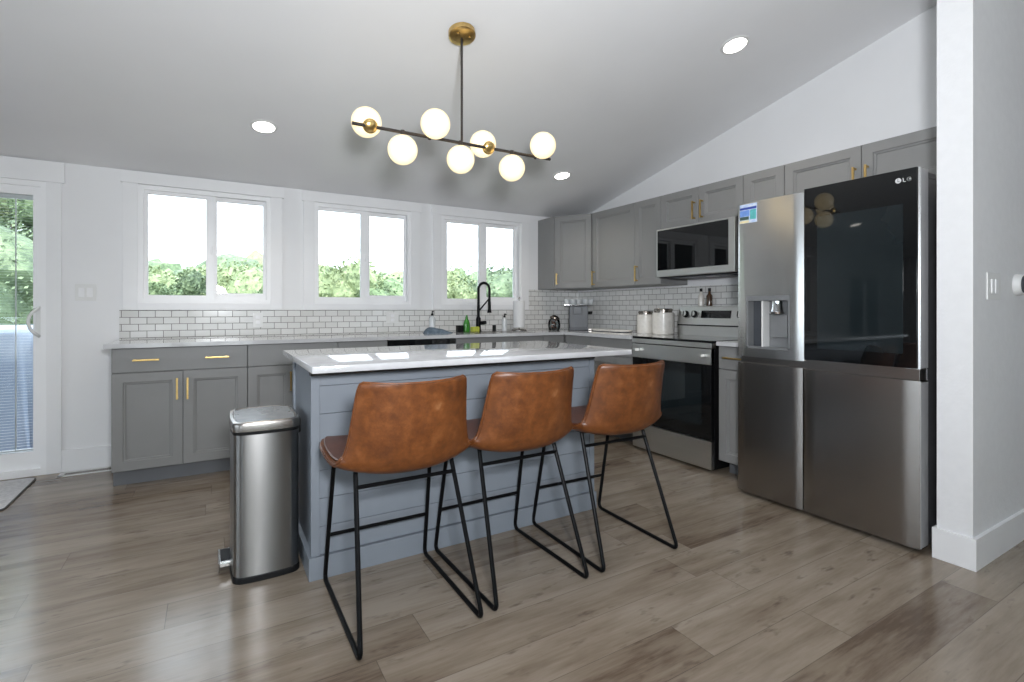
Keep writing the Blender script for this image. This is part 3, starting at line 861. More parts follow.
# dispenser niche
x0, x1, z0, z1 = HOLE
nb = BM()
box(nb, x0, x1, 0.076, 0.080, z0, z1); box(nb, x0, x0 + 0.012, 0.004, 0.08, z0, z1, 0.001); box(nb, x1 - 0.012, x1, 0.004, 0.08, z0, z1, 0.001)
box(nb, x0, x1, 0.004, 0.08, z0, z0 + 0.012, 0.001); box(nb, x0, x1, 0.002, 0.08, z1 - 0.03, z1, 0.001)
nc = obj('dispenser_niche', nb, M_niche, d1)
obj('dispenser_side_panel', bx(x0 + 0.012, x0 + 0.095, 0.06, 0.077, z0 + 0.012, z1 - 0.03, 0.002), M_dark, nc)
bm = BM(); box(bm, x0 + 0.095, x0 + 0.106, 0.01, 0.076, z0 + 0.012, z1 - 0.03, 0.002)
obj('dispenser_divider', bm, M_whitepl, nc)
bm = lathe(BM(), [(0.040, 0.0), (0.044, 0.012), (0.036, 0.014), (0.030, 0.05), (0.030, 0.075), (0.0, 0.075)], 24, (x0 + 0.175, 0.045, z1 - 0.108))
obj('dispenser_nozzle', bm, M_chrome, nc)
bm = BM(); box(bm, x0 + 0.125, x1 - 0.045, 0.052, 0.066, z0 + 0.07, z1 - 0.115, 0.004)
obj('dispenser_paddle', bm, M_niche, nc)
fdoor('lower_left_door', 0.0, 0.402, 0.024, 0.812, 0.004, M_steel_d)
d2 = fdoor('upper_right_door', 0.417, FW, 0.862, 1.804, 0.0, M_steel, label='door faced in black mirror glass')
obj('glass_panel', bx(0.420, FW - 0.008, -0.0045, 0.012, 0.864, 1.803, 0.0015), M_bglass, d2, label='black mirror glass')
obj('viewing_window', bx(0.49, 0.885, -0.0052, -0.003, 0.93, 1.64, 0.0003), M_bglass2, d2)
fdoor('lower_right_door', 0.408, FW, 0.024, 0.806, 0.004, M_steel_d)
for hx0, hx1 in ((0.02, 0.14), (FW - 0.14, FW - 0.008)): obj('hinge_cover', bx(hx0, hx1, 0.095, 0.20, 1.766, 1.795, 0.006), M_body, fr)
for z0_, z1_ in ((0.866, 1.800), (0.03, 0.80)):
    obj('door_side', bx(FW - 0.0002, FW + 0.0012, 0.012, 0.088, z0_, z1_), M_lsteel, fr, label='pale grey door edge')
# emblem and lettering on the glass
lg = BM(); y0, y1 = -0.0062, -0.0044; cx, cz, r = 0.866, 1.752, 0.0125


def seg2(bm, pts, th, cxx=0, czz=0):
    for (xa, za), (xb, zb_) in zip(pts, pts[1:]):
        d = Vector((xb - xa, zb_ - za)); ln = d.length
        Mx = Matrix.Translation(((xa + xb) / 2 + cxx, (y0 + y1) / 2, (za + zb_) / 2 + czz)) @ Matrix.Rotation(-math.atan2(d.y, d.x), 4, 'Y')
        box(bm, -ln / 2 - th / 2, ln / 2 + th / 2, -0.0009, 0.0009, -th / 2, th / 2, M=Mx)


lathe(lg, [(r, y1), (r, y0), (r * 0.8, y0 - 0.0004), (0.0, y0 - 0.0004)], 28, (cx, 0, cz), 'Y')
Lx = cx + 0.020
seg2(lg, [(0, 0.008), (0, -0.008), (0.009, -0.008)], 0.0032, Lx, cz)
gp = [(0.0078 * math.cos(math.radians(t)) + 0.0088, 0.0085 * math.sin(math.radians(t))) for t in range(45, 346, 25)] + [(0.0172, 0.0), (0.0105, 0.0)]
seg2(lg, gp, 0.0032, Lx + 0.0145, cz)
obj('logo', lg, mottled('logo_silver', (0.6, 0.6, 0.6), (0.66, 0.66, 0.66), 10, 0.4), d2, smooth=0, label='round emblem and the letters LG')
em = BM(); ye0 = -0.0075
seg2(em, [(0.0, 0.008), (0.0, -0.004), (0.006, -0.004)], 0.0018, cx - 0.001, cz)
for v in em.verts: v.co.y -= 0.0022
obj('emblem_mark', em, M_dark, d2, smooth=0)

# magnet picture on the stainless door
mg = thing('fridge_magnet', 'small colourful picture magnet at the top corner of the stainless door', 'magnet', (2.815 - 0.003, 1.925, 1.722), R90)
def flat(name, x0, x1, z0, z1, c, y=-0.001, par=None):
    return obj(name, bx(x0, x1, y, y + 0.0012, z0, z1), mottled(name + '_ink', c, tuple(min(1, v * 1.25) for v in c), 60, 0.35), par)
obj('backing', bx(-0.052, 0.062, 0.0, 0.004, -0.055, 0.062, 0.001), mottled('magnet_card', (0.42, 0.55, 0.8), (0.75, 0.8, 0.9), 55, 0.35), mg)
flat('blue_stripe', -0.05, 0.06, 0.028, 0.042, (0.02, 0.05, 0.30), par=mg)
flat('teal_block', 0.018, 0.058, -0.035, 0.024, (0.10, 0.42, 0.42), par=mg)
flat('blue_picture', -0.05, 0.014, -0.012, 0.024, (0.15, 0.28, 0.62), par=mg)
flat('dark_picture', -0.05, 0.010, -0.034, -0.014, (0.05, 0.09, 0.08), par=mg)
flat('yellow_strip', -0.05, 0.012, -0.053, -0.038, (0.75, 0.66, 0.38), par=mg)


# ------------------------------------------------------------ bar stools
def catmull(P, n):
    out = []
    m = len(P)
    for i in range(m - 1):
        p0 = P[max(i - 1, 0)]; p1 = P[i]; p2 = P[i + 1]; p3 = P[min(i + 2, m - 1)]
        for k in range(n):
            t = k / n
            out.append(tuple(0.5 * ((2 * b) + (c - a) * t + (2 * a - 5 * b + 4 * c - d) * t * t + (-a + 3 * b - 3 * c + d) * t ** 3) for a, b, c, d in zip(p0, p1, p2, p3)))
    out.append(P[-1]); return out


# y, z, half width, edge raise
PROF = [(0.222, 0.590, 0.165, 0.004), (0.214, 0.606, 0.205, 0.006), (0.185, 0.613, 0.232, 0.008), (0.10, 0.608, 0.250, 0.010), (0.0, 0.598, 0.255, 0.016),
        (-0.10, 0.586, 0.255, 0.030), (-0.175, 0.582, 0.248, 0.046), (-0.228, 0.604, 0.236, 0.060), (-0.254, 0.668, 0.220, 0.066),
        (-0.272, 0.755, 0.208, 0.064), (-0.286, 0.835, 0.200, 0.058), (-0.294, 0.880, 0.193, 0.052), (-0.296, 0.893, 0.180, 0.048)]


def shell_mesh(lo, hi, thick, inset=0.0, lift=0.0):
    P = catmull(PROF, 4); n = len(P); i0, i1 = int(lo * (n - 1)), int(hi * (n - 1)); P = P[i0:i1 + 1]
    NS = 20; bm = BM(); inn = []; out = []
    for i, (y, z, w, e) in enumerate(P):
        a = P[max(i - 1, 0)]; b = P[min(i + 1, len(P) - 1)]
        T = Vector((0, b[0] - a[0], b[1] - a[1])).normalized(); nr = Vector((0, T.z, -T.y))
        if nr.z < 0 and T.y < -0.5: nr = -nr
        if nr.y < 0 and abs(T.z) > 0.5: nr = -nr
        ri, ro = [], []
        for k in range(NS + 1):
            s = -1 + 2 * k / NS
            c = Vector((s * (w - inset) - 0.020, y, z)) + nr * (e * abs(s) ** 2.2 + lift)
            tk = thick * (1 - 0.25 * abs(s) ** 8)
            ri.append(c); ro.append(c - nr * tk)
        inn.append(ri); out.append(ro)
    Vi = [[bm.verts.new(p) for p in r] for r in inn]; Vo = [[bm.verts.new(p) for p in r] for r in out]
    m = len(Vi)
    for i in range(m - 1):
        for k in range(NS):
            bm.faces.new((Vi[i][k], Vi[i][k + 1], Vi[i + 1][k + 1], Vi[i + 1][k]))
            bm.faces.new((Vo[i][k], Vo[i + 1][k], Vo[i + 1][k + 1], Vo[i][k + 1]))
        bm.faces.new((Vi[i][0], Vi[i + 1][0], Vo[i + 1][0], Vo[i][0])); bm.faces.new((Vi[i][NS], Vo[i][NS], Vo[i + 1][NS], Vi[i + 1][NS]))
    for k in range(NS):
        bm.faces.new((Vi[0][k], Vo[0][k], Vo[0][k + 1], Vi[0][k + 1])); bm.faces.new((Vi[-1][k], Vi[-1][k + 1], Vo[-1][k + 1], Vo[-1][k]))
    rim = [inn[i][0] for i in range(m)] + [inn[-1][k] for k in range(1, NS)] + [inn[i][NS] for i in range(m - 1, -1, -1)] + [inn[0][k] for k in range(NS - 1, 0, -1)]
    rim2 = [out[i][0] for i in range(m)] + [out[-1][k] for k in range(1, NS)] + [out[i][NS] for i in range(m - 1, -1, -1)] + [out[0][k] for k in range(NS - 1, 0, -1)]
    return bm, [(p + q_) / 2 for p, q_ in zip(rim, rim2)]


def make_stool():
    t = thing('bar_stool', '', 'stool', (0, 0, 0), 0, 'tan leather counter stools along the island')
    bm, rim = shell_mesh(0, 1, 0.026)
    sh = obj('seat_shell', bm, M_leather, t, smooth=60)
    mod = sh.modifiers.new('soft', 'BEVEL'); mod.width = 0.008; mod.segments = 3; mod.limit_method = 'ANGLE'; mod.angle_limit = math.radians(50)
    bm, _ = shell_mesh(0.06, 0.50, 0.012, 0.010, 0.008)
    cu = obj('seat_cushion', bm, M_leather_shade, t, smooth=60, label='leather seat pad with shade in its colour')
    cu.modifiers.new('soft', 'BEVEL').width = 0.006
    bm = BM(); tube(bm, rim, 0.0048, 6, True)
    obj('piping', bm, M_leather, sh, smooth=60)
    R = 0.0088
    for s in (-1, 1):
        b = BM()
        tube(b, fillet([(s * 0.185, -0.085, 0.572), (s * 0.220, -0.298, R), (s * 0.221, 0.290, R), (s * 0.205, 0.165, 0.582)], 0.035, 7), R, 10)
        obj('leg', b, M_black, t, label='black metal sled leg')
    b = BM(); box(b, -0.19, 0.19, -0.10, -0.07, 0.560, 0.572, 0.003); box(b, -0.21, 0.21, 0.15, 0.18, 0.566, 0.580, 0.003)
    box(b, -0.19, -0.16, -0.08, 0.16, 0.562, 0.574, 0.003); box(b, 0.16, 0.19, -0.08, 0.16, 0.562, 0.574, 0.003)
    obj('seat_bracket', b, M_black, t)
    b = BM(); tube(b, [(-0.192, -0.112, 0.505), (0.192, -0.112, 0.505)], 0.0078, 10); obj('stretcher', b, M_black, t)
    b = BM(); tube(b, [(-0.214, 0.250, 0.205), (0.214, 0.250, 0.205)], 0.0078, 10); obj('footrest', b, M_black, t)
    return t


st = make_stool()
st['label'] = 'tan leather counter stool nearest the steel bin'
st.location = (0.630, 1.944, 0)
s2 = dup(st, (1.134, 1.958, 0), label='tan leather counter stool in the middle of the three')
s2.rotation_euler = (0, 0, math.radians(0.8))
s3 = dup(st, (1.678, 1.958, 0), label='tan leather counter stool nearest the range')
s3.rotation_euler = (0, 0, math.radians(-1.5))

# ------------------------------------------------------------ pedal bin
pb = thing('pedal_bin', 'tall slim brushed steel pedal bin at the left end of the island', 'bin', (0.203, 2.56, 0))


def supell(hx, hy, n=9, p=0):
    """rounded rectangle whose sides bow out slightly"""
    out = []; R_, bow = 0.034, 0.010
    cs = ((hx - R_, hy - R_, 0), (-hx + R_, hy - R_, 90), (-hx + R_, -hy + R_, 180), (hx - R_, -hy + R_, 270))
    for i, (cx_, cy_, a0) in enumerate(cs):
        for k in range(n + 1):
            a = math.radians(a0 + 90 * k / n); out.append((cx_ + R_ * math.cos(a), cy_ + R_ * math.sin(a)))
        nx_, ny_, _ = cs[(i + 1) % 4]; a = math.radians(a0 + 90)
        p0 = out[-1]; p1 = (nx_ + R_ * math.cos(a), ny_ + R_ * math.sin(a))
        for k in range(1, 12):
            t = k / 12; out.append((p0[0] * (1 - t) + p1[0] * t, p0[1] * (1 - t) + p1[1] * t))
    res = []
    for x, y in out:
        res.append((x + math.copysign(bow * (1 - (y / hy) ** 2), x) * (abs(x) / hx) ** 2, y + math.copysign(bow * (1 - (x / hx) ** 2), y) * (abs(y) / hy) ** 2))
    return res


def stack(layers, p=3.0):
    bm = BM(); rings = []
    for hx, hy, z in layers: rings.append([bm.verts.new((x, y, z)) for x, y in supell(hx, hy, p=p)])
    for A_, B_ in zip(rings, rings[1:]):
        for k in range(len(A_)): bm.faces.new((A_[k], A_[(k + 1) % len(A_)], B_[(k + 1) % len(A_)], B_[k]))
    bm.faces.new(list(reversed(rings[0]))); bm.faces.new(rings[-1]); return bm


HX, HY = 0.124, 0.180
obj('bin_base', stack([(HX + 0.003, HY + 0.003, 0.0), (HX + 0.003, HY + 0.003, 0.02), (HX, HY, 0.026)]), M_blackplastic, pb)
obj('bin_body', stack([(HX, HY, 0.022), (HX, HY, 0.618)], p=3.0), M_binsteel, pb)
obj('rim', stack([(HX + 0.001, HY + 0.001, 0.616), (HX + 0.002, HY + 0.002, 0.630)]), M_blackplastic, pb)
ld = obj('lid', stack([(HX + 0.004, HY + 0.004, 0.630), (HX + 0.005, HY + 0.005, 0.655), (HX + 0.001, HY + 0.001, 0.666), (HX - 0.010, HY - 0.010, 0.669), (HX - 0.014, HY - 0.014, 0.664)]), M_steel_d, pb)
obj('lid_inset', stack([(HX - 0.015, HY - 0.015, 0.660), (HX - 0.016, HY - 0.016, 0.6665)]), M_insetg, ld)
obj('hinge_housing', bx(HX - 0.002, HX + 0.018, -0.11, 0.11, 0.585, 0.655, 0.006), M_blackplastic, pb)
bm = BM(); box(bm, -HX - 0.055, -HX - 0.004, -0.06, 0.09, 0.030, 0.055, 0.006); box(bm, -HX - 0.057, -HX - 0.050, -0.06, 0.09, 0.010, 0.055, 0.003)
obj('pedal', bm, M_steel, pb)
obj('pedal_grip', bx(-HX - 0.048, -HX - 0.008, -0.045, 0.075, 0.0545, 0.0575, 0.001), M_blackplastic, pb)

# ------------------------------------------------------------ chandelier
ch = thing('chandelier', 'seven globe linear chandelier with brass canopy above the island', 'chandelier', (1.17, 2.51, 0))
zc = ceil_z(2.51); tilt = -math.atan(K)
zb = 2.046
cn = lathe(BM(), [(0.0, -0.034), (0.060, -0.034), (0.0735, -0.026), (0.0735, 0.0)], 36)
for s in (-1, 1): lathe(cn, [(0.0, -0.043), (0.004, -0.0425), (0.0055, -0.039), (0.0055, -0.034)], 10, (s * 0.035, -0.02, 0))
cn.transform(Matrix.Translation((0, 0, zc)) @ Matrix.Rotation(tilt, 4, 'X'))
obj('canopy', cn, M_brass, ch, label='round brass canopy')
b = BM(); tube(b, [(0, 0, zb), (0, 0, zc - 0.03)], 0.0065, 12); obj('rod', b, M_bronze, ch)
b = BM(); tube(b, [(-0.585, 0, zb), (0.585, 0, zb)], 0.0085, 12); obj('bar', b, M_bronze, ch, label='dark bronze bar')
GL = [(-0.4955, 150), (-0.332, 270), (-0.185, 30), (-0.007, 270), (0.170, 150), (0.317, 270), (0.480, 30)]
gproto = None
for gx, ang_ in GL:
    # 30 = up toward the viewer, 150 = up and away, 270 = straight down
    dr = {270: Vector((0, 0, -1)), 30: Vector((0, -0.866, 0.5)), 150: Vector((0, 0.866, 0.5))}[ang_]
    Rm = Vector((0, 0, 1)).rotation_difference(dr).to_matrix().to_4x4()
    sb = lathe(BM(), [(0.0, -0.012), (0.022, -0.011), (0.033, -0.004), (0.036, 0.003), (0.036, 0.014), (0.0, 0.014)] if ang_ == 150 else [(0.0, -0.010), (0.011, -0.010), (0.012, 0.0), (0.012, 0.022), (0.0, 0.022)], 24)
    sb.transform(Matrix.Translation((gx, 0, zb)) @ Rm)
    so = obj('lamp_socket', sb, M_brass if ang_ == 150 else M_bronze, ch, label='brass cup' if ang_ == 150 else None)
    gb = BM(); bmesh.ops.create_uvsphere(gb, u_segments=32, v_segments=18, radius=0.0755)
    gb.transform(Matrix.Translation(Vector((gx, 0, zb)) + dr * 0.090))
    obj('globe', gb, M_globe, so, smooth=180, label='glowing opal glass globe')

# ------------------------------------------------------------ recessed lights
DL = [((0.300, 3.772), 'recessed ceiling light over the left window wall, left of the chandelier'),
      ((2.771, 1.981), 'recessed ceiling light nearest the refrigerator, right of the chandelier'),
      ((2.765, 3.763), 'recessed ceiling light near the corner wall cabinet'),
      ((0.3, 1.2), 'recessed ceiling light behind the camera side of the island'),
      ((-2.4, 1.98), 'recessed ceiling light over the open left side of the room'),
      ((-2.4, 3.77), 'recessed ceiling light near the sliding glass door')]
for (x, y), lab in DL[:3] + DL[4:]:
    t = thing('ceiling_light', lab, 'ceiling light', (x, y, ceil_z(y)), 0, 'recessed ceiling lights')
    b = lathe(BM(), [(0.066, -0.001), (0.068, -0.006), (0.082, -0.004), (0.086, 0.0)], 32); b.transform(Matrix.Rotation(tilt, 4, 'X'))
    obj('trim_ring', b, M_whitepl, t)
    b = lathe(BM(), [(0.0, -0.0045), (0.067, -0.0045), (0.067, 0.0)], 32); b.transform(Matrix.Rotation(tilt, 4, 'X'))
    obj('lens', b, M_led, t, label='glowing white lens')
    d = lamp('downlight', 'SPOT', (x, y, ceil_z(y) - 0.03), 20, (1.0, 0.90, 0.78), spot_size=math.radians(130), spot_blend=0.8)
    d.data.shadow_soft_size = 0.06


# ------------------------------------------------------------ switches, outlets, thermostat, floor vent, mat
def plate_thing(name, label, cat, loc, rz, w, h, kind):
    t = thing(name, label, cat, loc, rz)
    obj('cover_plate', bx(-w / 2, w / 2, -0.006, 0.0, -h / 2, h / 2, 0.002), M_whitepl, t)
    if kind == 'rocker2':
        for s in (-1, 1): obj('rocker', bx(s * 0.023 - 0.017, s * 0.023 + 0.017, -0.010, -0.004, -0.033, 0.033, 0.002), M_trim, t)
    elif kind == 'rocker1': obj('rocker', bx(-0.017, 0.017, -0.011, -0.004, -0.033, 0.033, 0.002), M_trim, t)
    else:
        for s in (-1, 1): obj('socket', bx(-0.016, 0.016, -0.008, -0.004, s * 0.02 - 0.014, s * 0.02 + 0.014, 0.003), M_trim, t)
    return t


plate_thing('light_switch', 'white double rocker switch between the sliding door and left window', 'switch', (-0.775, 4.66, 1.262), 0, 0.118, 0.118, 'rocker2')
plate_thing('light_switch', 'white rocker switch on the grey wing wall near the thermostat', 'switch', (3.095, 0.876, 1.247), 0, 0.160, 0.122, 'rocker2')
plate_thing('power_outlet', 'white outlet in the tile below the left window', 'outlet', (0.325, 4.652, 1.055), 0, 0.074, 0.12, 'socket')
plate_thing('power_outlet', 'white outlet in the tile below the middle window', 'outlet', (1.455, 4.652, 1.062), 0, 0.118, 0.10, 'socket')
th = thing('thermostat', 'round white thermostat at the right edge, on the wing wall', 'thermostat', (3.40, 0.876, 1.262))
obj('mounting_ring', lathe(BM(), [(0.052, 0.0), (0.052, -0.018), (0.046, -0.028), (0.0, -0.028)], 32, axis='Y'), M_whitepl, th)
obj('dial', lathe(BM(), [(0.042, -0.026), (0.042, -0.034), (0.038, -0.037), (0.0, -0.037)], 32, axis='Y'), M_dark, th, label='dark dial face')

fv = thing('floor_register', 'white floor register along the baseboard by the sliding door', 'vent', (-0.73, 4.575, 0))
bm = BM(); box(bm, -0.175, 0.175, -0.055, -0.035, 0, 0.006, 0.002); box(bm, -0.175, 0.175, 0.035, 0.055, 0, 0.006, 0.002); box(bm, -0.175, -0.145, -0.055, 0.055, 0, 0.006, 0.002); box(bm, 0.145, 0.175, -0.055, 0.055, 0, 0.006, 0.002)
obj('frame', bm, M_whitepl, fv)
bm = BM()
for k in range(22): box(bm, -0.145 + k * 0.0133, -0.141 + k * 0.0133, -0.036, 0.036, 0.0005, 0.0045)
obj('grille', bm, M_grey, fv, smooth=0)

mt = thing('door_mat', 'light grey woven mat on the floor inside the sliding door', 'mat', (-1.62, 4.25, 0))
def roundrect(hx, hy, r, n=6):
    out = []
    for cx_, cy_, a0 in ((hx - r, hy - r, 0), (-hx + r, hy - r, 90), (-hx + r, -hy + r, 180), (hx - r, -hy + r, 270)):
        for k in range(n + 1):
            a = math.radians(a0 + 90 * k / n); out.append((cx_ + r * math.cos(a), cy_ + r * math.sin(a)))
    return out
obj('mat_pile', prism(BM(), roundrect(0.60, 0.33, 0.05), 0.0, 0.009, 0.002), M_rug, mt)
b = BM(); tube(b, [(x, y, 0.0055) for x, y in roundrect(0.603, 0.333, 0.053)], 0.0055, 6, True)
obj('binding', b, M_rugedge, mt, label='dark bound edge')

# ------------------------------------------------------------ things on the worktop (z = 0.921)
ZT = 0.921


def pump_bottle(label, x, y, h, r, m, cap=M_blackplastic):
    t = thing('soap_bottle', label, 'bottle', (x, y, ZT))
    obj('bottle', lathe(BM(), [(r * 0.9, 0.0), (r, 0.006), (r, h * 0.62), (r * 0.7, h * 0.72), (r * 0.32, h * 0.76), (r * 0.32, h * 0.80), (0.0, h * 0.80)], 20), m, t)
    b = lathe(BM(), [(r * 0.42, h * 0.78), (r * 0.42, h * 0.88), (r * 0.15, h * 0.89), (r * 0.15, h * 0.97), (0.0, h * 0.97)], 14)
    tube(b, [(0, 0, h * 0.98), (0.0, -0.012, h * 0.985), (0.0, -0.034, h * 0.955)], 0.0055, 8)
    obj('pump', b, cap, t, label='black pump top')
    return t


M_soap = mottled('frosted_bottle', (0.60, 0.62, 0.63), (0.68, 0.70, 0.71), 12, 0.2)
pump_bottle('clear soap bottle with black pump behind the blue cloth', 1.815, 4.56, 0.205, 0.030, M_soap)
pump_bottle('frosted soap bottle with black pump beside the paper towel', 2.606, 4.55, 0.175, 0.027, M_soap)
# folded cloth
cl = BM(); nx, ny = 26, 14; rnd = random.Random(4); V = []
for i in range(nx + 1):
    row = []
    for j in range(ny + 1):
        u, v = i / nx * 2 - 1, j / ny * 2 - 1; e = max(0.0, 1 - (abs(u) ** 3)) * max(0.0, 1 - abs(v) ** 4)
        hgt = 0.055 * e ** 0.5 * (0.62 - 0.42 * u) * (1 + 0.22 * math.sin(u * 9 + v * 3)) + 0.004
        row.append(cl.verts.new((u * 0.125, v * 0.055, hgt)))
    V.append(row)
for i in range(nx):
    for j in range(ny): cl.faces.new((V[i][j], V[i + 1][j], V[i + 1][j + 1], V[i][j + 1]))
edge = [V[i][0] for i in range(nx + 1)] + [V[nx][j] for j in range(1, ny + 1)] + [V[i][ny] for i in range(nx - 1, -1, -1)] + [V[0][j] for j in range(ny - 1, 0, -1)]
low = [cl.verts.new((v.co.x, v.co.y, 0.0)) for v in edge]
for k in range(len(edge)): cl.faces.new((edge[k], low[k], low[(k + 1) % len(edge)], edge[(k + 1) % len(edge)]))
cl.faces.new(low)
tag(obj('dish_cloth', cl, M_cloth, loc=(1.80, 4.38, ZT), smooth=70), 'crumpled blue grey dish cloth on the counter left of the faucet', 'cloth')
# sponge caddy, green bottle, sponge
sc = thing('sponge_caddy', 'black sponge caddy beside the green bottle', 'caddy', (2.09, 4.53, ZT))
bm = BM(); box(bm, -0.028, 0.028, -0.03, 0.03, 0, 0.006, 0.002)
for a in ((-0.028, -0.024, -0.03, 0.03), (0.024, 0.028, -0.03, 0.03), (-0.028, 0.028, -0.03, -0.026), (-0.028, 0.028, 0.026, 0.03)): box(bm, a[0], a[1], a[2], a[3], 0, 0.062, 0.001)
obj('caddy_body', bm, M_blackplastic, sc)
gb = thing('dish_soap_bottle', 'green dish soap bottle left of the black faucet', 'bottle', (2.165, 4.53, ZT))
obj('bottle', lathe(BM(), [(0.030, 0.0), (0.034, 0.01), (0.034, 0.075), (0.026, 0.105), (0.012, 0.128), (0.0, 0.128)], 20, sy=0.7), M_green, gb)
obj('cap', lathe(BM(), [(0.013, 0.126), (0.013, 0.145), (0.007, 0.15), (0.006, 0.165), (0.0, 0.165)], 14), M_green, gb)
tag(obj('sponge', bx(-0.04, 0.04, -0.028, 0.028, 0, 0.05, 0.008), M_sponge, loc=(2.235, 4.49, ZT)), 'yellow green sponge between green bottle and faucet', 'sponge')
# faucet
fc = thing('kitchen_faucet', 'matte black spring neck kitchen faucet in front of the right window', 'faucet', (2.285, 4.51, ZT), math.radians(-22))
obj('faucet_body', lathe(BM(), [(0.030, 0.0), (0.030, 0.008), (0.024, 0.012), (0.024, 0.13), (0.018, 0.14), (0.014, 0.145), (0.014, 0.26), (0.0, 0.26)], 20), M_black, fc)
arc = [(0, 0, 0.255)] + [(0.055 - 0.055 * math.cos(a), 0, 0.42 + 0.065 * math.sin(a)) for a in [PI * k / 16 for k in range(17)]] + [(0.11, 0, 0.33), (0.11, 0, 0.30)]
b = BM(); tube(b, arc, 0.0105, 10); obj('spout_hose', b, M_black, fc)
# spring around the hose
pts = [Vector(p) for p in arc]; ln = [0]
for p, q_ in zip(pts, pts[1:]): ln.append(ln[-1] + (q_ - p).length)
tot = ln[-1]; hel = []; turns = 42; ns = turns * 8
for k in range(ns + 1):
    d = tot * k / ns; i = max(j for j in range(len(ln)) if ln[j] <= d + 1e-9); i = min(i, len(pts) - 2)
    t_ = (d - ln[i]) / max(ln[i + 1] - ln[i], 1e-9); p = pts[i].lerp(pts[i + 1], t_); T = (pts[i + 1] - pts[i]).normalized(); Nn = Vector((0, 1, 0)); Bb = T.cross(Nn)
    a = 2 * PI * turns * k / ns; hel.append(p + (Nn * math.cos(a) + Bb * math.sin(a)) * 0.014)
b = BM(); tube(b, hel, 0.0028, 5); obj('spring', b, M_black, fc)
b = lathe(BM(), [(0.0, 0.0), (0.021, 0.0), (0.021, 0.012), (0.015, 0.04), (0.015, 0.11), (0.010, 0.125), (0.0, 0.125)], 16, (0.11, 0, 0.185)); obj('spray_head', b, M_black, fc)
b = BM(); tube(b, [(0.0, 0, 0.20), (0.05, 0, 0.26), (0.10, 0, 0.318), (0.11, 0, 0.322)], 0.0075, 8); obj('support_arm', b, M_black, fc)
b = BM(); tube(b, [(0.0, 0.0, 0.085), (0.05, -0.02, 0.088), (0.075, -0.028, 0.092)], [0.016, 0.018, 0.016], 12); obj('lever', b, M_black, fc)
so = thing('soap_dispenser', 'short black cylinder mounted right of the faucet', 'dispenser', (2.475, 4.53, ZT))
obj('dispenser_body', lathe(BM(), [(0.024, 0.0), (0.024, 0.003), (0.019, 0.005), (0.019, 0.055), (0.017, 0.06), (0.0, 0.06)], 18), M_blackplastic, so)
# paper towel
pt = thing('paper_towel_holder', 'white paper towel roll on a dark round stand near the corner', 'paper towel', (2.735, 4.47, ZT))
b = lathe(BM(), [(0.078, 0.0), (0.078, 0.008), (0.070, 0.013), (0.0, 0.013)], 28); tube(b, [(0, 0, 0.01), (0, 0, 0.335)], 0.006, 8); lathe(b, [(0.0, 0.325), (0.011, 0.328), (0.011, 0.345), (0.0, 0.35)], 12)
obj('stand', b, M_steel_d, pt)
obj('paper_roll', lathe(BM(), [(0.02, 0.036), (0.058, 0.034), (0.060, 0.04), (0.060, 0.305), (0.058, 0.31), (0.02, 0.308)], 28), M_paper, pt)

# pod jar: glass jar with copper pods and a tilted chrome lid
pj = thing('glass_jar', 'round glass and chrome jar of brown pods left of the coffee maker', 'jar', (3.13, 4.40, ZT))
obj('jar_body', lathe(BM(), [(0.0, 0.0), (0.05, 0.0), (0.062, 0.02), (0.066, 0.06), (0.06, 0.10), (0.05, 0.115), (0.047, 0.115), (0.057, 0.098), (0.063, 0.06), (0.058, 0.022), (0.0, 0.004)], 26), M_clear, pj)
rnd = random.Random(9)
for k in range(12):
    a = rnd.uniform(0, 2 * PI); rr = rnd.uniform(0.0, 0.036); zz = 0.012 + 0.0085 * k
    pod = lathe(BM(), [(0.0, 0.0), (0.013, 0.0), (0.018, 0.02), (0.019, 0.022), (0.0, 0.023)], 12)
    pod.transform(Matrix.Translation((rr * math.cos(a), rr * math.sin(a), zz)) @ Matrix.Rotation(rnd.uniform(-1, 1), 4, 'X') @ Matrix.Rotation(rnd.uniform(-1, 1), 4, 'Y'))
    tag(obj('coffee_pod', pod, M_brown if k % 3 else M_chrome, loc=(3.13, 4.40, ZT)), 'small brown or silver coffee pod inside the glass jar', 'pod', 'coffee pods in the glass jar')
b = lathe(BM(), [(0.052, 0.0), (0.054, 0.012), (0.050, 0.022), (0.030, 0.040), (0.0, 0.046)], 24); b.transform(Matrix.Translation((0.004, 0, 0.114)) @ Matrix.Rotation(0.30, 4, 'Y'))
obj('lid', b, M_pewter, pj, label='tilted metal lid')

# coffee maker with a glass rack on top
cmx, cmy = 3.33, 4.24
cm = thing('coffee_maker', 'dark grey box shaped coffee maker in the counter corner', 'coffee maker', (cmx, cmy, ZT), math.radians(55))
b = BM(); box(b, -0.085, 0.085, -0.10, 0.10, 0.0, 0.025, 0.006); box(b, -0.085, 0.085, -0.095, 0.098, 0.022, 0.255, 0.008)
obj('housing', b, M_dark, cm)
obj('drip_tray', bx(-0.06, 0.06, -0.15, -0.10, 0.0, 0.02, 0.002), M_steel_d, cm)
obj('spout', lathe(BM(), [(0.0, 0.0), (0.022, 0.0), (0.028, 0.03), (0.0, 0.03)], 16, (0, -0.12, 0.170)), M_blackplastic, cm)
obj('side_box', bx(-0.115, -0.086, -0.03, 0.06, 0.17, 0.25, 0.006), M_dark, cm)
obj('top_lid', bx(-0.07, 0.07, -0.095, 0.10, 0.253, 0.262, 0.004), M_blackplastic, cm)
rk = thing('glass_rack', 'thin wire rack on top of the coffee maker', 'rack', (cmx, cmy, ZT + 0.2625), math.radians(-35))
b = BM()
for yy_ in (-0.07, 0.0, 0.09): tube(b, [(-0.15, yy_, 0.004), (0.15, yy_, 0.004)], 0.003, 6)
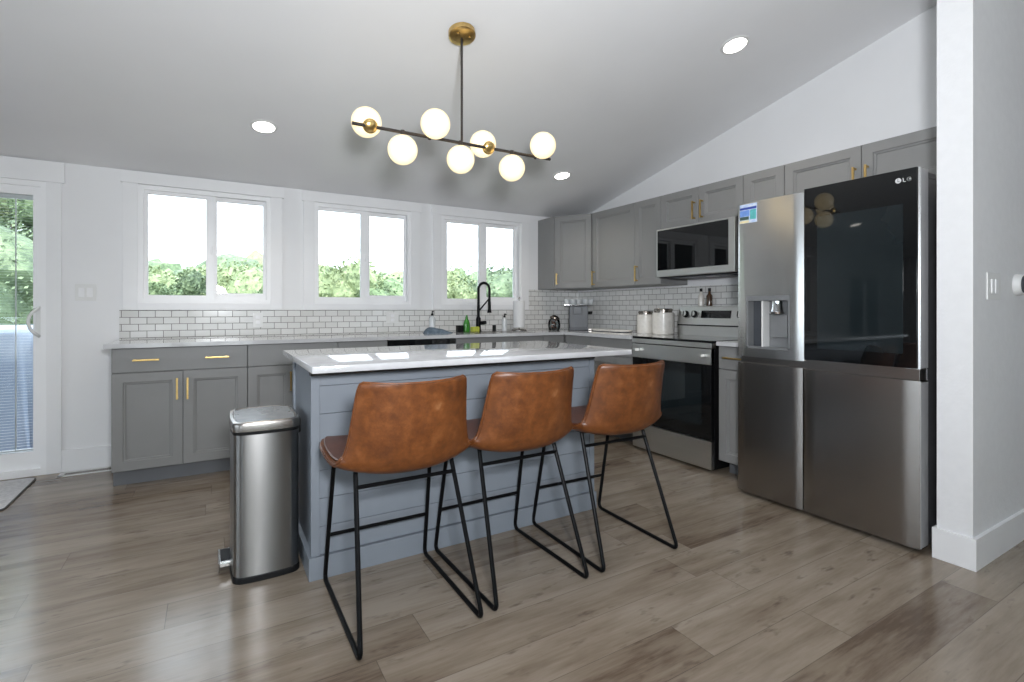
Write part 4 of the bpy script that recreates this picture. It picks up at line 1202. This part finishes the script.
for xx_ in (-0.15, 0.0, 0.15): tube(b, [(xx_, -0.075, 0.009), (xx_, 0.095, 0.009)], 0.003, 6)
obj('wire_grid', b, M_chrome, rk)
gproto = None
for i, (gx, gy) in enumerate([(-0.125, -0.045), (-0.062, -0.05), (0.0, -0.045), (0.062, -0.05), (0.125, -0.045), (-0.095, 0.045), (-0.03, 0.05), (0.035, 0.045), (0.10, 0.05)]):
    ca, sa = math.cos(math.radians(-35)), math.sin(math.radians(-35))
    loc = (cmx + gx * ca - gy * sa, cmy + gx * sa + gy * ca, ZT + 0.2625 + 0.0125)
    if gproto is None:
        b = lathe(BM(), [(0.0, 0.0), (0.020, 0.0), (0.024, 0.006), (0.028, 0.05), (0.0262, 0.05), (0.0222, 0.010), (0.0, 0.006)], 10)
        gproto = tag(obj('glass_cup', b, M_crystal, loc=loc, smooth=20), 'small faceted glass cup on the rack above the coffee maker', 'cup', 'glass cups on the rack above the coffee maker')
    else: dup(gproto, loc)

# serving board
b = prism(BM(), roundrect(0.24, 0.085, 0.08, 8), 0.0, 0.006, 0.002); b.transform(Matrix.Rotation(PI / 2, 4, 'Z'))
sv = thing('serving_board', 'long white serving board lying on the counter left of the canisters', 'board', (3.42, 3.83, ZT))
obj('foot', b, M_dark, sv)
b = prism(BM(), roundrect(0.25, 0.095, 0.09, 8), 0.006, 0.022, 0.004); b.transform(Matrix.Rotation(PI / 2, 4, 'Z'))
obj('board', b, M_ceramic, sv)


def canister(label, x, y, r, h):
    t = thing('canister', label, 'canister', (x, y, ZT), 0, 'ceramic canisters left of the range')
    obj('canister_body', lathe(BM(), [(r * 0.93, 0.0), (r, 0.008), (r, h * 0.78), (r * 0.96, h * 0.84), (0.0, h * 0.84)], 8 * 4), M_ceramic, t)
    obj('lid', lathe(BM(), [(r * 0.80, h * 0.835), (r * 0.80, h * 0.90), (r * 0.84, h * 0.91), (r * 0.84, h * 0.96), (r * 0.78, h), (0.0, h)], 30), M_pewter, t, label='antique metal lid')
    b = BM(); tube(b, [(r * 0.82 * math.cos(a), r * 0.82 * math.sin(a), h * 0.955) for a in [2 * PI * k / 28 for k in range(28)]], 0.004, 6, True)
    obj('lid_band', b, M_pewter, t)


canister('smaller white ceramic canister, left of the pair beside the range', 3.47, 3.415, 0.080, 0.205)
canister('larger white ceramic canister with metal lid right beside the range', 3.46, 3.192, 0.096, 0.228)

# two bottles on the backguard
def oil(label, y, m, mcap):
    t = thing('oil_bottle', label, 'bottle', (3.60, y, 1.17))
    obj('bottle', lathe(BM(), [(0.024, 0.0), (0.025, 0.004), (0.025, 0.085), (0.012, 0.105), (0.010, 0.125), (0.0, 0.125)], 18), m, t)
    obj('cap', lathe(BM(), [(0.012, 0.123), (0.012, 0.150), (0.0, 0.150)], 12), mcap, t)
oil('white bottle with dark cap standing on top of the range backguard', 2.90, M_ceramic, M_blackplastic)
oil('dark brown bottle standing on top of the range backguard', 2.815, mottled('brown_glass', (0.05, 0.025, 0.012), (0.08, 0.04, 0.02), 20, 0.15), M_blackplastic)

# ------------------------------------------------------------ outdoors
dk = BM(); yy_ = 4.82
while yy_ < 9.0:
    box(dk, -6.0, 0.2, yy_, yy_ + 0.137, -0.06, -0.02, 0.003); yy_ += 0.143
tag(obj('deck', dk, M_deck), 'weathered board deck outside the sliding glass door', 'deck')
# covered patio table / tub
cv = BM(); layers = []
for z_, k_ in ((0.0, 1.05), (0.12, 1.04), (0.30, 1.02), (0.60, 1.0), (0.85, 0.985), (0.95, 0.97), (0.99, 0.93), (1.0, 0.80)):
    ring = []
    P_ = roundrect(0.95 * k_, 0.80 * k_, 0.18, 8)
    for q_i, (x, y) in enumerate(P_):
        w_ = (1 - z_) * 0.022 * math.sin(q_i * 1.9) * (1 if z_ < 0.9 else 0)
        l_ = math.hypot(x, y); ring.append(cv.verts.new((x * (1 + w_ / l_ * 2), y * (1 + w_ / l_ * 2), z_)))
    layers.append(ring)
for A_, B_ in zip(layers, layers[1:]):
    for k in range(len(A_)): cv.faces.new((A_[k], A_[(k + 1) % len(A_)], B_[(k + 1) % len(A_)], B_[k]))
cv.faces.new(layers[-1]); cv.faces.new(list(reversed(layers[0])))
tag(obj('covered_hot_tub', cv, M_cover, loc=(-2.15, 6.45, -0.019), smooth=60), 'hot tub sized box under a blue grey cover on the deck', 'hot tub')

lawn = BM(); NX = 40
gv = {}
for i in range(NX + 1):
    for j in range(NX + 1):
        x = -90 + 260 * i / NX; y = 9.0 + 130 * (j / NX) ** 1.5
        d = max(0.0, y - 40)
        gv[i, j] = lawn.verts.new((x, y, -2.2 + 0.055 * d + 0.5 * math.sin(x * 0.07) * min(1, d / 20)))
for i in range(NX):
    for j in range(NX): lawn.faces.new((gv[i, j], gv[i + 1, j], gv[i + 1, j + 1], gv[i, j + 1]))
box(lawn, -90, 170, 4.9, 9.0, -2.6, -2.2)
lw = obj('lawn', lawn, M_grass); lw['kind'] = 'structure'
# unseen ground on the other side of the house, pale to bounce sunlight indoors
lw2 = obj('ground', bx(-40, 40, -60, YN - 0.2, -0.5, -0.25), mottled('pale_bounce_ground', (0.50, 0.49, 0.47), (0.56, 0.55, 0.53), 1, 0.9), smooth=0); lw2['kind'] = 'structure'


def tree(label, x, y, z, h, r, m, seed, nleaf=1500, group='trees beyond the windows', leaf=0.22, base=0.28):
    rnd = random.Random(seed)
    t = thing('tree', label, 'tree', (x, y, z), 0, group)
    bm = BM(); tube(bm, [(0, 0, 0), (0.02 * h, 0, h * 0.35), (0, 0.01 * h, h * 0.7)], [r * 0.09, r * 0.06, r * 0.02], 8)
    obj('trunk', bm, M_bark, t)
    blobs = []
    for k in range(11):
        a = rnd.uniform(0, 2 * PI); q_ = rnd.uniform(0.15, 0.62) * r; zz = h * rnd.uniform(base + 0.08, 0.86)
        taper = 1 - 0.45 * max(0, (zz / h - 0.55) / 0.45)
        blobs.append((q_ * math.cos(a) * taper, q_ * math.sin(a) * taper, zz, r * rnd.uniform(0.34, 0.55) * taper))
    bm = BM()
    for k in range(nleaf):
        bx_, by_, bz_, br_ = blobs[rnd.randrange(len(blobs))]
        v = Vector((rnd.gauss(0, 1), rnd.gauss(0, 1), rnd.gauss(0, 1))).normalized() * br_ * rnd.uniform(0.72, 1.06)
        c = Vector((bx_, by_, bz_)) + v; s = leaf * rnd.uniform(0.6, 1.3)
        a_ = Vector((rnd.gauss(0, 1), rnd.gauss(0, 1), rnd.gauss(0, 1))).normalized(); b_ = a_.orthogonal().normalized(); c_ = a_.cross(b_)
        q4 = [bm.verts.new(c + b_ * s + a_ * s * .2), bm.verts.new(c + c_ * s * 0.6), bm.verts.new(c - b_ * s + a_ * s * .2), bm.verts.new(c - c_ * s * 0.6)]
        bm.faces.new(q4)
    for bx_, by_, bz_, br_ in blobs:
        tb = bmesh.new(); bmesh.ops.create_icosphere(tb, subdivisions=2, radius=br_ * 0.8)
        for v in tb.verts: v.co = Vector((bx_, by_, bz_)) + v.co * rnd.uniform(0.85, 1.1)
        me = bpy.data.meshes.new('t'); tb.to_mesh(me); tb.free(); bm.from_mesh(me); bpy.data.meshes.remove(me)
    o = obj('foliage', bm, m, t, smooth=0)
    return t


def dirpt(u, dist):
    a = math.radians(30.66) + math.atan((u - 512) / 506.0)
    return dist * math.sin(a), dist * math.cos(a)


TR = [(156, 17, 4.9, 1.1, M_leafA, 'narrow dark green tree at the left edge of the left window'),
      (198, 19, 4.9, 1.2, M_leafC, 'bluish green tree near the middle bar of the left window'),
      (252, 18, 5.0, 1.5, M_leafA, 'dense dark tree in the right pane of the left window'),
      (228, 34, 6.0, 4.5, M_leafB, 'pale bushy tree far behind in the left window'),
      (178, 36, 5.4, 3.6, M_leafB, 'pale rounded tree between the two dark ones in the left window'),
      (330, 22, 5.2, 3.0, M_leafB, 'light green tree in the left pane of the middle window'),
      (385, 22, 4.8, 3.0, M_leafA, 'darker tree in the right pane of the middle window'),
      (458, 26, 5.4, 3.2, M_leafB, 'light tree in the left pane of the right window'),
      (502, 25, 5.8, 3.2, M_leafC, 'rounded tree in the right pane of the right window'),
      (12, 13, 7.0, 1.6, M_leafA, 'tall leafy tree seen through the sliding glass door'),
      (-55, 15, 8.5, 2.6, M_leafB, 'very tall pale tree at the outer edge of the glass door'),
      (-190, 14, 7.5, 2.6, M_leafA, 'leafy tree far left beyond the deck')]
TR += [(35, 12.5, 5.0, 2.0, M_leafC, 'bushy blue green shrub just beyond the deck'), (-30, 11, 5.0, 2.2, M_leafC, 'broad low tree left of the shrub beyond the deck')]
for i, (u, dist, h, r, m, lab) in enumerate(TR):
    x, y = dirpt(u, dist)
    tree(lab, x, y, -2.2, h, r, m, 100 + i, 6500 if u > 100 else 11000, leaf=0.062 * dist / 18, base=0.22)

# wooded hillside
rnd = random.Random(77); hb = {0: BM(), 1: BM(), 2: BM()}
for k in range(300):
    y = 48 + 75 * rnd.random(); x = rnd.uniform(-35, 115) * y / 70.0
    z = -2.2 + 0.055 * (y - 40) + 0.5
    r_ = rnd.uniform(2.2, 3.8); which = rnd.randrange(3)
    tb = bmesh.new(); bmesh.ops.create_icosphere(tb, subdivisions=3, radius=1)
    for v in tb.verts:
        n_ = v.co.normalized(); w_ = 1 + 0.16 * math.sin(7 * n_.x + k) * math.sin(6 * n_.y + 2 * k) * math.sin(8 * n_.z + k) + rnd.uniform(-0.09, 0.09)
        v.co = Vector((x + n_.x * r_ * w_, y + n_.y * r_ * w_, z + r_ * 0.7 + n_.z * r_ * 1.15 * w_))
    me = bpy.data.meshes.new('t'); tb.to_mesh(me); tb.free(); hb[which].from_mesh(me); bpy.data.meshes.remove(me)
for k, nm in ((0, 'dark'), (1, 'pale'), (2, 'bluish')):
    tag(obj('woodland', hb[k], (M_leafA, M_leafB, M_leafC)[k], smooth=0), '%s green woods covering the distant hillside' % nm, 'woods', kind='stuff')
# shrubs behind the house, seen only in reflections
for i, (x, y) in enumerate([(-4.5, -11), (-1.0, -12), (2.2, -11.5), (5.0, -12.5)]):
    tree('garden tree behind the photographer, seen only in reflections', x, y, -0.25, 5.0, 2.2, (M_leafA, M_leafB, M_leafC)[i % 3], 300 + i, 700, 'garden trees behind the house', 0.25)
